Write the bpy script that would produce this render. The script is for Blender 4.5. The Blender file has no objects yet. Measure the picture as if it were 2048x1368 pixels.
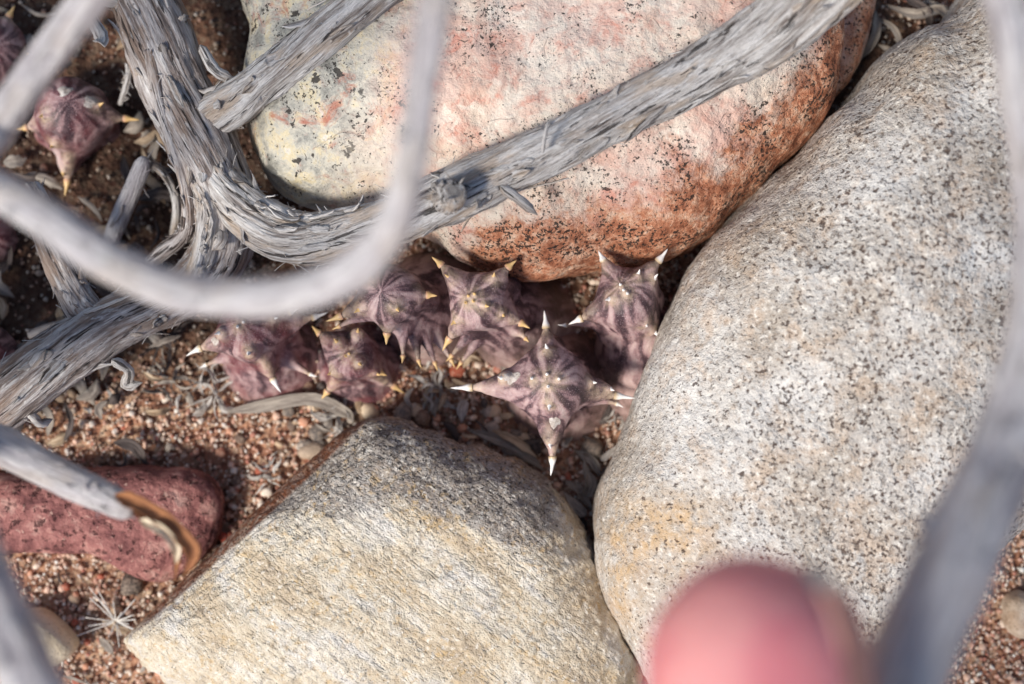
import bpy, math, random
import numpy as np
from mathutils import Vector

# ------------------------------------------------------------------ camera, sky, sun, exposure
SC = bpy.context.scene
COL = SC.collection
MM = 0.001
ZC, DF = 243.0, 220.0            # camera height above the gravel and focus distance, mm
SPX = 146.0 / 2048.0             # mm per photo pixel on the plane in focus

cam = bpy.data.cameras.new('camera')
camo = bpy.data.objects.new('camera', cam)
COL.objects.link(camo)
camo.location = (0, 0, ZC * MM)
camo.rotation_euler = (0, 0, 0)
cam.sensor_width = 36.0
cam.lens = 18.0 / (73.0 / DF)
cam.clip_start = 0.002
cam.clip_end = 200.0
cam.dof.use_dof = True
cam.dof.focus_distance = DF * MM
cam.dof.aperture_fstop = cam.lens / 4.4     # 4.4 mm wide opening
SC.camera = camo

SUN = Vector((-0.56, -0.43, 0.82)).normalized()
world = bpy.data.worlds.new('World')
SC.world = world
world.use_nodes = True
wn = world.node_tree
bg = wn.nodes['Background']
sky = wn.nodes.new('ShaderNodeTexSky')
sky.sky_type = 'NISHITA'
sky.sun_disc = False
sky.sun_elevation = math.asin(SUN.z)
sky.sun_rotation = math.atan2(SUN.x, SUN.y)
wn.links.new(sky.outputs[0], bg.inputs[0])
bg.inputs[1].default_value = 0.12
sl = bpy.data.lights.new('sun', 'SUN')
sl.energy = 4.0
sl.angle = math.radians(14.0)
sl.color = (1.0, 0.94, 0.86)
so = bpy.data.objects.new('sun', sl)
COL.objects.link(so)
so.rotation_euler = SUN.to_track_quat('Z', 'Y').to_euler()
SC.view_settings.view_transform = 'Standard'
SC.view_settings.look = 'None'
SC.view_settings.exposure = 0.1
SC.view_settings.gamma = 1.0
SC.render.engine = 'CYCLES'
SC.cycles.use_denoising = True
SC.cycles.max_bounces = 8

rng = np.random.default_rng(7)
random.seed(7)

# ------------------------------------------------------------------ maths helpers
def W(px, py, z):
    """photo pixel + height (mm) -> world point (mm)"""
    k = SPX * (ZC - z) / DF
    return np.array([(px - 1024) * k, -(py - 684) * k, z], float)

def pxr(w, z):
    """a width in photo pixels at height z -> mm"""
    return w * SPX * (ZC - z) / DF

_perm = np.random.default_rng(3).permutation(256)
_perm = np.concatenate([_perm, _perm, _perm])
_g = np.random.default_rng(4).normal(size=(256, 3))
_g /= np.linalg.norm(_g, axis=1)[:, None]

def perlin(p):
    p = np.asarray(p, float)
    i = np.floor(p).astype(int)
    f = p - i
    i &= 255
    u = f * f * f * (f * (f * 6 - 15) + 10)
    out = 0
    for dx in (0, 1):
        for dy in (0, 1):
            for dz in (0, 1):
                h = _perm[_perm[_perm[(i[:, 0] + dx) & 255] + ((i[:, 1] + dy) & 255)] + ((i[:, 2] + dz) & 255)]
                g = _g[h]
                d = g[:, 0] * (f[:, 0] - dx) + g[:, 1] * (f[:, 1] - dy) + g[:, 2] * (f[:, 2] - dz)
                w = (u[:, 0] if dx else 1 - u[:, 0]) * (u[:, 1] if dy else 1 - u[:, 1]) * (u[:, 2] if dz else 1 - u[:, 2])
                out = out + d * w
    return out * 1.5

def fbm(p, sc, octs=4, gain=0.5, seed=0.0, ridged=False):
    p = np.asarray(p, float) * sc + seed * 17.31
    a, s, tot = 1.0, 0.0, 0.0
    for o in range(octs):
        n = perlin(p)
        if ridged:
            n = 1 - 2 * np.abs(n)
        s = s + a * n
        tot += a
        a *= gain
        p = p * 2.03 + 5.7
    return s / tot

def sstep(a, b, x):
    t = np.clip((x - a) / (b - a), 0, 1)
    return t * t * (3 - 2 * t)

def in_poly(pts, poly):
    x, y = pts[:, 0], pts[:, 1]
    c = np.zeros(len(pts), bool)
    n = len(poly)
    for i in range(n):
        x1, y1 = poly[i][0], poly[i][1]
        x2, y2 = poly[(i + 1) % n][0], poly[(i + 1) % n][1]
        if y1 == y2:
            continue
        c ^= ((y1 > y) != (y2 > y)) & (x < (x2 - x1) * (y - y1) / (y2 - y1) + x1)
    return c

def catmull(pts, n):
    pts = np.asarray(pts, float)
    P = np.vstack([2 * pts[0] - pts[1], pts, 2 * pts[-1] - pts[-2]])
    m = len(pts) - 1
    t = np.linspace(0, m, n)
    i = np.minimum(t.astype(int), m - 1)
    f = (t - i)[:, None]
    a, b, c, d = P[i], P[i + 1], P[i + 2], P[i + 3]
    return 0.5 * (2 * b + (c - a) * f + (2 * a - 5 * b + 4 * c - d) * f ** 2 + (3 * b - a - 3 * c + d) * f ** 3)

# ------------------------------------------------------------------ mesh / object helpers
def mesh_from(name, V, F, smooth=True, attrs=None, uv=None, colors=None):
    V = np.asarray(V, np.float64)
    F = np.asarray(F, np.int64)
    me = bpy.data.meshes.new(name)
    me.vertices.add(len(V))
    me.vertices.foreach_set('co', (V * MM).astype(np.float32).ravel())
    k = F.shape[1]
    me.loops.add(F.size)
    me.loops.foreach_set('vertex_index', F.ravel().astype(np.int32))
    me.polygons.add(len(F))
    me.polygons.foreach_set('loop_start', np.arange(0, F.size, k, dtype=np.int32))
    me.update(calc_edges=True)
    me.polygons.foreach_set('use_smooth', np.full(len(F), smooth))
    for an, av in (attrs or {}).items():
        a = me.attributes.new(an, 'FLOAT', 'POINT')
        a.data.foreach_set('value', np.asarray(av, np.float32))
    if uv is not None:
        a = me.attributes.new('fib', 'FLOAT_VECTOR', 'POINT')
        a.data.foreach_set('vector', np.asarray(uv, np.float32).ravel())
    if colors is not None:
        a = me.attributes.new('tint', 'FLOAT_COLOR', 'POINT')
        c = np.ones((len(V), 4), np.float32)
        c[:, :3] = colors
        a.data.foreach_set('color', c.ravel())
    me.validate()
    return me

def tag(o, label=None, cat=None, group=None, kind=None):
    if label: o['label'] = label
    if cat: o['category'] = cat
    if group: o['group'] = group
    if kind: o['kind'] = kind
    return o

def link(name, me, mat, parent=None, loc=(0, 0, 0)):
    o = bpy.data.objects.new(name, me)
    COL.objects.link(o)
    if mat is not None:
        me.materials.clear()
        me.materials.append(mat)
    o.location = Vector(loc) * MM
    if parent is not None:
        o.parent = parent
    return o

def thing(name, label, cat, loc, group=None):
    o = bpy.data.objects.new(name, None)
    COL.objects.link(o)
    o.empty_display_size = 0.005
    o.location = Vector([float(c) for c in loc]) * MM
    return tag(o, label, cat, group)

def grid_faces(nu, nv, wrap_v=True):
    """rows nu, columns nv (wrapping)"""
    r = np.arange(nu - 1)[:, None]
    c = np.arange(nv if wrap_v else nv - 1)[None, :]
    c2 = (c + 1) % nv
    return np.stack([r * nv + c, r * nv + c2, (r + 1) * nv + c2, (r + 1) * nv + c], -1).reshape(-1, 4)

def vnormals(V, F):
    n = np.cross(V[F[:, 2]] - V[F[:, 0]], V[F[:, 3 % F.shape[1]]] - V[F[:, 1]]) if F.shape[1] == 4 else \
        np.cross(V[F[:, 1]] - V[F[:, 0]], V[F[:, 2]] - V[F[:, 0]])
    N = np.zeros_like(V)
    for k in range(F.shape[1]):
        for d in range(3):
            N[:, d] += np.bincount(F[:, k], n[:, d], len(V))
    return N / (np.linalg.norm(N, axis=1)[:, None] + 1e-12)

# ------------------------------------------------------------------ materials
class NT:
    def __init__(s, name):
        s.m = bpy.data.materials.new(name)
        s.m.use_nodes = True
        s.t = s.m.node_tree
        s.b = s.t.nodes['Principled BSDF']
    def node(s, k): return s.t.nodes.new(k)
    def inp(s, sock, v):
        if hasattr(v, 'is_output'): s.t.links.new(v, sock)
        elif isinstance(v, (tuple, list)): sock.default_value = (*v, 1.0)[:len(sock.default_value)] if len(v) == 3 and len(sock.default_value) == 4 else v
        else: sock.default_value = v
    def P(s, stretch=(1, 1, 1), rot=(0, 0, 0), src='Object'):
        c = s.node('ShaderNodeTexCoord')
        m = s.node('ShaderNodeMapping')
        m.vector_type = 'POINT'
        s.t.links.new(c.outputs[src], m.inputs[0])
        m.inputs['Rotation'].default_value = rot
        m.inputs['Scale'].default_value = (1000, 1000, 1000)
        if stretch == (1, 1, 1): return m.outputs[0]
        v = s.node('ShaderNodeVectorMath'); v.operation = 'MULTIPLY'
        s.t.links.new(m.outputs[0], v.inputs[0]); v.inputs[1].default_value = stretch
        return v.outputs[0]
    def vattr(s, name, mul=(1, 1, 1)):
        a = s.node('ShaderNodeAttribute'); a.attribute_name = name
        v = s.node('ShaderNodeVectorMath'); v.operation = 'MULTIPLY'
        s.t.links.new(a.outputs['Vector'], v.inputs[0]); v.inputs[1].default_value = mul
        return v.outputs[0]
    def attr(s, name, out='Fac'):
        a = s.node('ShaderNodeAttribute'); a.attribute_name = name
        return a.outputs[out]
    def noise(s, vec, scale, detail=3, rough=0.55, dist=0.0, out=0):
        n = s.node('ShaderNodeTexNoise')
        s.t.links.new(vec, n.inputs['Vector'])
        n.inputs['Scale'].default_value = scale
        n.inputs['Detail'].default_value = detail
        n.inputs['Roughness'].default_value = rough
        n.inputs['Distortion'].default_value = dist
        return n.outputs[out]
    def vor(s, vec, scale, feature='F1', out='Distance'):
        n = s.node('ShaderNodeTexVoronoi'); n.feature = feature
        s.t.links.new(vec, n.inputs['Vector'])
        n.inputs['Scale'].default_value = scale
        return n.outputs[out]
    def warp(s, vec, scale, amt):
        n = s.noise(vec, scale, 2, out=1)
        a = s.node('ShaderNodeVectorMath'); a.operation = 'SUBTRACT'
        s.t.links.new(n, a.inputs[0]); a.inputs[1].default_value = (.5, .5, .5)
        b = s.node('ShaderNodeVectorMath'); b.operation = 'MULTIPLY_ADD'
        s.t.links.new(a.outputs[0], b.inputs[0]); b.inputs[1].default_value = (amt,) * 3
        s.t.links.new(vec, b.inputs[2])
        return b.outputs[0]
    def ss(s, x, a, b, lo=0.0, hi=1.0):
        n = s.node('ShaderNodeMapRange'); n.interpolation_type = 'SMOOTHSTEP'
        s.inp(n.inputs[0], x)
        n.inputs[1].default_value = a; n.inputs[2].default_value = b
        n.inputs[3].default_value = lo; n.inputs[4].default_value = hi
        return n.outputs[0]
    def math(s, op, a, b=0.0, clamp=False):
        n = s.node('ShaderNodeMath'); n.operation = op; n.use_clamp = clamp
        s.inp(n.inputs[0], a); s.inp(n.inputs[1], b)
        return n.outputs[0]
    def mul(s, a, b): return s.math('MULTIPLY', a, b)
    def add(s, a, b): return s.math('ADD', a, b)
    def mix(s, f, a, b):
        n = s.node('ShaderNodeMix'); n.data_type = 'RGBA'
        s.inp(n.inputs[0], f); s.inp(n.inputs[6], a); s.inp(n.inputs[7], b)
        return n.outputs[2]
    def ramp(s, f, stops):
        n = s.node('ShaderNodeValToRGB')
        s.inp(n.inputs[0], f)
        e = n.color_ramp.elements
        while len(e) < len(stops): e.new(0.5)
        for el, (p, c) in zip(e, stops):
            el.position = p; el.color = (*c, 1)
        return n.outputs[0]
    def bump(s, h, dist_mm, strength=1.0, prev=None):
        n = s.node('ShaderNodeBump')
        n.inputs['Distance'].default_value = dist_mm * MM
        n.inputs['Strength'].default_value = strength
        s.inp(n.inputs['Height'], h)
        if prev is not None: s.t.links.new(prev, n.inputs['Normal'])
        return n.outputs[0]
    def done(s, col, rough=0.8, normal=None, spec=0.3, sss=0.0, sss_mm=(1, .4, .3)):
        s.inp(s.b.inputs['Base Color'], col)
        s.inp(s.b.inputs['Roughness'], rough)
        s.b.inputs['Specular IOR Level'].default_value = spec
        if normal is not None: s.t.links.new(normal, s.b.inputs['Normal'])
        if sss:
            s.b.inputs['Subsurface Weight'].default_value = sss
            s.b.inputs['Subsurface Radius'].default_value = sss_mm
            s.b.inputs['Subsurface Scale'].default_value = MM
        return s.m

def srgb(r, g, b):
    f = lambda c: (c / 255 / 12.92) if c <= 10 else ((c / 255 + .055) / 1.055) ** 2.4
    return (f(r), f(g), f(b))

def mat_quartz():
    n = NT('pink_quartz'); P = n.P()
    Pw = n.warp(P, .16, 4.5)
    big = n.noise(Pw, .055, 4, .6)
    col = n.ramp(big, [(.30, srgb(212, 166, 148)), (.42, srgb(224, 198, 182)), (.52, srgb(230, 218, 202)), (.62, srgb(226, 206, 186)), (.72, srgb(214, 174, 154))])
    rose = n.ss(n.noise(Pw, .09, 5, .65, .4), .44, .60)
    fine_rose = n.ss(n.noise(n.warp(P, .5, 2.0), .30, 5, .7, .6), .47, .66)
    col = n.mix(n.mul(rose, n.add(.35, n.mul(fine_rose, .5))), col, srgb(204, 122, 100))
    col = n.mix(n.mul(fine_rose, .35), col, srgb(214, 158, 138))
    milk = n.ss(n.noise(Pw, .28, 4, .6, .5), .52, .66)
    col = n.mix(n.mul(milk, .6), col, srgb(242, 232, 216))
    # olive / cream quarter
    ol = n.attr('olive')
    oc = n.ramp(n.noise(Pw, .22, 6, .72), [(.34, srgb(124, 122, 114)), (.43, srgb(164, 162, 152)), (.52, srgb(198, 193, 178)), (.60, srgb(212, 198, 162)), (.66, srgb(216, 210, 198))])
    col = n.mix(ol, col, oc)
    rust = n.mul(n.ss(n.noise(Pw, .13, 6, .75, .8), .52, .68), n.add(.35, n.mul(ol, .5)))
    col = n.mix(rust, col, srgb(176, 96, 70))
    # orange, weathered lower edge
    orr = n.math('ADD', n.attr('orange'), n.mul(n.math('SUBTRACT', n.noise(Pw, .14, 6, .75), .5), 2.2), True)
    oc2 = n.ramp(n.noise(P, .36, 7, .78), [(.30, srgb(100, 58, 40)), (.41, srgb(156, 94, 64)), (.50, srgb(196, 132, 98)), (.58, srgb(216, 172, 142)), (.68, srgb(234, 208, 184))])
    col = n.mix(n.ss(orr, .20, .75), col, oc2)
    # veins
    cr = n.vor(n.warp(P, .15, 7.0), .075, 'DISTANCE_TO_EDGE')
    crm = n.mul(n.ss(cr, .0, .010, 1, 0), n.ss(n.noise(P, .16, 3), .50, .62))
    col = n.mix(n.mul(crm, .3), col, srgb(130, 74, 54))
    # manganese specks: fine dots and dendrites gathered in swarms
    sw = n.ss(n.noise(n.warp(P, .2, 5.0), .13, 4, .7), .41, .62)
    dots = n.noise(n.warp(P, 2.0, .5), 1.9, 2, .7)
    thr = n.add(dots, n.add(n.mul(sw, .13), n.mul(n.attr('orange'), .07)))
    dm = n.ss(thr, .69, .725)
    dots2 = n.ss(n.noise(n.warp(P, 3.0, .6), 3.6, 2, .6), .62, .655)
    dots2 = n.mul(dots2, n.ss(n.noise(P, .2, 3), .50, .62))
    blot = n.mul(n.ss(n.noise(n.warp(P, .8, 1.5), .42, 3, .6), .63, .66), ol)
    dk = n.math('MAXIMUM', n.math('MAXIMUM', dm, dots2), blot)
    col = n.mix(n.mul(dk, .93), col, srgb(38, 30, 24))
    h = n.add(n.mul(n.noise(P, .35, 6, .68), 1.0), n.mul(n.noise(P, 1.6, 4, .7), n.add(.06, n.mul(n.attr('orange'), .6))))
    h = n.math('SUBTRACT', h, n.mul(crm, .12))
    nb = n.bump(h, 1.2, .8)
    return n.done(col, n.ss(n.attr('orange'), 0, 1, .42, .75), nb, .45)

def mat_boulder():
    n = NT('grey_sandstone'); P = n.P()
    Pw = n.warp(P, .1, 8.0)
    c = n.ramp(n.noise(Pw, .07, 5, .6), [(.30, srgb(164, 152, 138)), (.45, srgb(186, 177, 166)), (.56, srgb(202, 197, 190)), (.70, srgb(216, 213, 208))])
    warm = n.ss(n.noise(Pw, .22, 5, .65), .47, .66)
    c = n.mix(n.mul(warm, .55), c, srgb(194, 168, 142))
    gr = n.noise(P, 1.15, 3, .65)
    c = n.mix(n.ss(gr, .52, .68, 0, .75), c, srgb(233, 228, 218))
    c = n.mix(n.ss(gr, .30, .46, .6, 0), c, srgb(139, 118, 98))
    c = n.mix(n.mul(n.attr('stain'), n.ss(n.noise(P, .35, 6, .75), .36, .66, 0, .7)), c, srgb(198, 162, 114))
    sw = n.ss(n.noise(P, .09, 3, .6), .35, .62)
    sp = n.add(n.noise(n.warp(P, 2.6, .4), 1.75, 2, .5), n.add(n.mul(sw, .05), n.mul(n.attr('speck'), .06)))
    dm = n.mul(n.ss(sp, .645, .715), n.ss(n.noise(P, .7, 2), .3, .6, .35, 1.0))
    c = n.mix(n.mul(dm, .9), c, srgb(76, 56, 46))
    h = n.add(n.mul(n.noise(P, 1.1, 4, .65), 1.0), n.mul(n.noise(P, .25, 3), 1.2))
    h = n.math('SUBTRACT', h, n.mul(dm, .35))
    nb = n.bump(h, .62, .9)
    nb = n.bump(n.noise(P, 3.4, 2), .16, .8, nb)
    return n.done(c, n.ss(gr, .35, .7, .75, .45), nb, .4)

def mat_tan_rock():
    n = NT('tan_quartzite'); P = n.P()
    rot = (0, 0, math.radians(38))
    S = n.P((.35, 1.2, 1.0), rot)
    Sw = n.warp(S, .2, 2.5)
    c = n.ramp(n.noise(Sw, .16, 5, .6), [(.30, srgb(182, 164, 140)), (.43, srgb(208, 190, 162)), (.53, srgb(220, 208, 186)), (.64, srgb(224, 218, 208)), (.74, srgb(206, 196, 182))])
    grey = n.math('ADD', n.attr('grey'), n.mul(n.math('SUBTRACT', n.noise(Sw, .3, 5, .7), .5), 1.3), True)
    gc = n.ramp(n.noise(Sw, .5, 4, .65), [(.32, srgb(112, 102, 96)), (.5, srgb(156, 147, 138)), (.68, srgb(192, 184, 174))])
    c = n.mix(n.ss(grey, .30, .75, 0, .92), c, gc)
    g = n.noise(P, 1.3, 3, .65)
    gold = n.mul(n.ss(n.noise(P, .9, 3, .6), .5, .66), n.ss(n.noise(Sw, .22, 3), .4, .6))
    c = n.mix(n.mul(gold, .6), c, srgb(206, 172, 116))
    c = n.mix(n.ss(g, .54, .68, 0, .75), c, srgb(240, 234, 222))
    c = n.mix(n.ss(g, .28, .44, .55, 0), c, srgb(150, 124, 92))
    thr = n.add(n.noise(n.warp(P, 2.0, .6), 1.9, 2, .65), n.mul(n.attr('grey'), .10))
    dm = n.ss(thr, .665, .705)
    blot = n.ss(n.add(n.noise(Sw, .9, 4, .7), n.mul(n.attr('grey'), .06)), .67, .72)
    c = n.mix(n.math('MAXIMUM', n.mul(dm, .85), n.mul(blot, .55)), c, srgb(44, 38, 34))
    # brown varnish on the low left flank
    vr = n.math('MULTIPLY', n.attr('varnish'), n.ss(n.noise(P, .8, 4, .7), .3, .6, .5, 1.0), True)
    c = n.mix(vr, c, srgb(112, 66, 40))
    h = n.add(n.noise(P, 1.4, 4, .65), n.mul(n.noise(Sw, .8, 4, .65), 1.5))
    nb = n.bump(h, .6, .9)
    nb = n.bump(n.noise(P, 4.0, 2), .16, .8, nb)
    return n.done(c, n.ss(g, .35, .7, .7, .38), nb, .45)

def mat_red_stone():
    n = NT('red_stone'); P = n.P()
    c = n.ramp(n.noise(n.warp(P, .2, 4), .25, 5, .65), [(.30, srgb(84, 50, 50)), (.44, srgb(136, 86, 82)), (.55, srgb(172, 116, 108)), (.70, srgb(208, 164, 150))])
    pit = n.ss(n.noise(P, .7, 4, .7), .55, .66)
    c = n.mix(n.mul(pit, .8), c, srgb(58, 28, 28))
    lt = n.ss(n.noise(P, .9, 3, .6, .5), .62, .70)
    c = n.mix(n.mul(lt, .6), c, srgb(228, 190, 172))
    h = n.math('SUBTRACT', n.noise(P, .9, 5, .7), n.mul(pit, .4))
    return n.done(c, .75, n.bump(h, .8, .9), .3)

def mat_plain_stone(name, a, b, k=.6):
    n = NT(name); P = n.P()
    c = n.mix(n.ss(n.noise(n.warp(P, .4, 2), k, 5, .65), .35, .65), a, b)
    c = n.mix(n.ss(n.noise(P, 2.4, 2), .62, .68, 0, .6), c, srgb(90, 66, 52))
    return n.done(c, .65, n.bump(n.noise(P, 1.5, 4, .65), .4, .8), .35)

def mat_ground():
    n = NT('red_sand'); P = n.P()
    v = n.vor(P, 1.1, 'F1', 'Color')
    g = n.node('ShaderNodeSeparateColor'); n.t.links.new(v, g.inputs[0])
    c = n.ramp(g.outputs[0], [(0, srgb(110, 78, 62)), (.25, srgb(176, 126, 100)), (.5, srgb(200, 152, 122)), (.8, srgb(208, 178, 150)), (1, srgb(160, 104, 82))])
    dirt = n.ss(n.noise(P, .06, 4, .6), .45, .62)
    c = n.mix(n.mul(dirt, .35), c, srgb(120, 98, 82))
    c = n.mix(n.mul(n.attr('humus_shade'), .85), c, srgb(46, 34, 30))  # dark litter soil, plus shade painted into the gaps
    h = n.add(n.vor(P, 1.1), n.noise(P, 2.5, 3))
    return n.done(c, .9, n.bump(h, .6, 1.0), .2)

def mat_grain():
    n = NT('sand_grain'); P = n.P()
    c = n.mix(n.ss(n.noise(P, 2.2, 3, .6), .35, .7, 0, .35), n.attr('tint', 'Color'), srgb(230, 205, 180))
    return n.done(c, .68, n.bump(n.noise(P, 3.5, 3), .2, .9), .25)

def mat_bark(name, light, mid, dark, warmth, contrast=1.0):
    n = NT(name)
    A = n.vattr('fib', (.11, 1.0, 1.0))
    B = n.vattr('fib', (.25, 1.0, 1.0))
    Aw = n.warp(A, .35, .8)
    f1 = n.noise(Aw, .9, 5, .65)
    f2 = n.noise(n.vattr('fib', (.06, 1.6, 1.6)), 1.9, 4, .65)
    f = n.add(n.mul(f1, .55), n.mul(f2, .45))
    c = n.ramp(f, [(.36, dark), (.445, mid), (.53, light), (.66, srgb(222, 219, 216))])
    patch = n.ss(n.noise(n.vattr('fib', (.12, .35, .35)), .9, 4, .6), .50, .64)
    c = n.mix(n.mul(patch, .7), c, warmth)
    cr = n.ss(n.noise(n.warp(n.vattr('fib', (.10, 1.2, 1.2)), .5, .8), 1.15, 3, .6), .345, .40, 1, 0)
    c = n.mix(n.mul(cr, .85 * contrast), c, srgb(44, 35, 31))
    fl = n.ss(n.noise(B, 1.5, 3, .6, .6), .60, .68)
    c = n.mix(n.mul(fl, .5), c, srgb(232, 230, 226))
    h = n.math('SUBTRACT', n.add(f1, n.mul(f2, .9)), n.mul(cr, .9))
    nb = n.bump(h, .75, 1.0)
    nb = n.bump(n.noise(B, 3.0, 3, .6), .16, .8, nb)
    return n.done(c, .82, nb, .2)

def mat_flesh(name, shift=0.0):
    n = NT(name); P = n.P()
    st = n.add(n.attr('streak'), n.mul(n.math('SUBTRACT', n.noise(P, 1.6, 4, .65), .5), .4))
    c = n.ramp(st, [(.20, srgb(70, 50, 56)), (.38, srgb(100, 76, 80)), (.52, srgb(152, 121, 122)), (.70, srgb(184, 155, 153)), (.95, srgb(200, 176, 170))])
    if shift > 0:
        red = n.ss(n.noise(P, .18, 3), .42, .62, 0, shift)
        c = n.mix(red, c, srgb(128, 62, 66))
    cm = n.math('MULTIPLY', n.attr('crest'), n.ss(n.noise(P, .8, 4, .6), .34, .56, .25, 1.0), True)
    c = n.mix(n.mul(cm, .85), c, srgb(204, 180, 152))
    low = n.attr('low')
    c = n.mix(n.mul(low, .7), c, srgb(158, 134, 118))
    pap = n.noise(P, 5.5, 2, .5)
    c = n.mix(n.ss(pap, .60, .70, 0, .5), c, srgb(214, 190, 190))
    h = n.add(n.mul(pap, .5), n.mul(n.noise(P, 1.3, 3), 1.0))
    return n.done(c, .48, n.bump(h, .22, .8), .45, .10, (1.2, .5, .45))

def mat_spine(name, base, tip):
    n = NT(name)
    c = n.mix(n.ss(n.attr('h'), .0, .30), base, tip)
    P = n.P()
    c = n.mix(n.ss(n.noise(P, 2.5, 3), .55, .7, 0, .25), c, srgb(150, 120, 90))
    return n.done(c, .4, None, .5)

def mat_leaf(name, a, b):
    n = NT(name); P = n.P()
    F = n.vattr('fib', (.25, 2.2, 1.0))
    c = n.mix(n.ss(n.noise(F, 1.0, 4, .65), .35, .65), a, b)
    c = n.mix(n.ss(n.noise(P, .9, 4, .7), .55, .7, 0, .6), c, tuple(.5 * x for x in a))
    return n.done(c, .75, n.bump(n.noise(F, 1.2, 4), .25, .9), .25)

def mat_skin():
    n = NT('skin'); P = n.P()
    c = n.mix(n.ss(n.noise(P, .12, 3), .38, .62), srgb(206, 124, 130), srgb(216, 148, 146))
    c = n.mix(n.mul(n.attr('knuckle'), .6), c, srgb(206, 150, 124))
    L = n.P((.4, 1.6, .4))
    h = n.add(n.mul(n.noise(P, 1.4, 3), .6), n.mul(n.noise(P, .5, 3), .6))
    return n.done(c, .45, n.bump(h, .2, .5), .45, .35, (3.0, 1.0, .6))

M = dict(
    quartz=mat_quartz(), boulder=mat_boulder(), tan=mat_tan_rock(), red=mat_red_stone(), ground=mat_ground(), grain=mat_grain(),
    bark=mat_bark('weathered_bark', srgb(206, 202, 198), srgb(164, 156, 150), srgb(96, 84, 78), srgb(190, 170, 150)),
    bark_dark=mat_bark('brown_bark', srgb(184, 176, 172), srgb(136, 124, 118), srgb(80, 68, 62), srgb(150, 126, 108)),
    twig=mat_bark('silver_twig_bark', srgb(208, 204, 204), srgb(190, 184, 186), srgb(150, 142, 146), srgb(200, 190, 182), .25),
    flesh=mat_flesh('purple_flesh'), flesh_red=mat_flesh('wine_flesh', .55),
    spw=mat_spine('white_spine', srgb(196, 170, 130), srgb(240, 236, 230)), spt=mat_spine('tan_spine', srgb(206, 160, 130), srgb(226, 188, 128)),
    lf_grey=mat_leaf('dry_grey_leaf', srgb(168, 158, 146), srgb(120, 110, 102)), lf_dark=mat_leaf('dry_dark_leaf', srgb(96, 86, 82), srgb(60, 52, 50)),
    lf_tan=mat_leaf('dry_tan_leaf', srgb(196, 176, 150), srgb(142, 118, 94)), lf_white=mat_leaf('bleached_fibre', srgb(206, 200, 192), srgb(140, 130, 122)),
    orange=mat_leaf('torn_orange_bark', srgb(172, 118, 78), srgb(130, 86, 62)), pith=mat_leaf('pale_pith', srgb(236, 222, 196), srgb(214, 196, 166)),
    skin=mat_skin(), bristle=mat_leaf('white_bristle', srgb(238, 234, 226), srgb(214, 208, 198)),
)
def mat_nail():
    n = NT('nail'); P = n.P()
    c = n.mix(n.ss(n.attr('h'), .84, .9), srgb(206, 150, 138), srgb(226, 212, 196))
    return n.done(c, .25, n.bump(n.noise(n.P((2.5, .2, 1)), .8, 2), .08, .6), .5, .2, (2, 1, .8))
M['nail'] = mat_nail()
M['scar'] = mat_plain_stone('papery_scar', srgb(216, 208, 200), srgb(178, 164, 152), .9)

# ------------------------------------------------------------------ rocks: closed bodies grown from their outline
def polar(outline, c, nth, smooth=3):
    th = np.linspace(0, 2 * math.pi, nth, endpoint=False)
    o = catmull(np.vstack([outline, outline[:1]]), 900)[:-1, :2] - c[:2]
    a = np.arctan2(o[:, 1], o[:, 0]); r = np.hypot(o[:, 0], o[:, 1])
    s = np.argsort(a); a = a[s]; r = r[s]
    R = np.interp(th, np.concatenate([a - 2 * math.pi, a, a + 2 * math.pi]), np.tile(r, 3))
    for _ in range(smooth):
        R = (np.roll(R, 1) + 2 * R + np.roll(R, -1)) / 4
    return th, R

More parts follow.
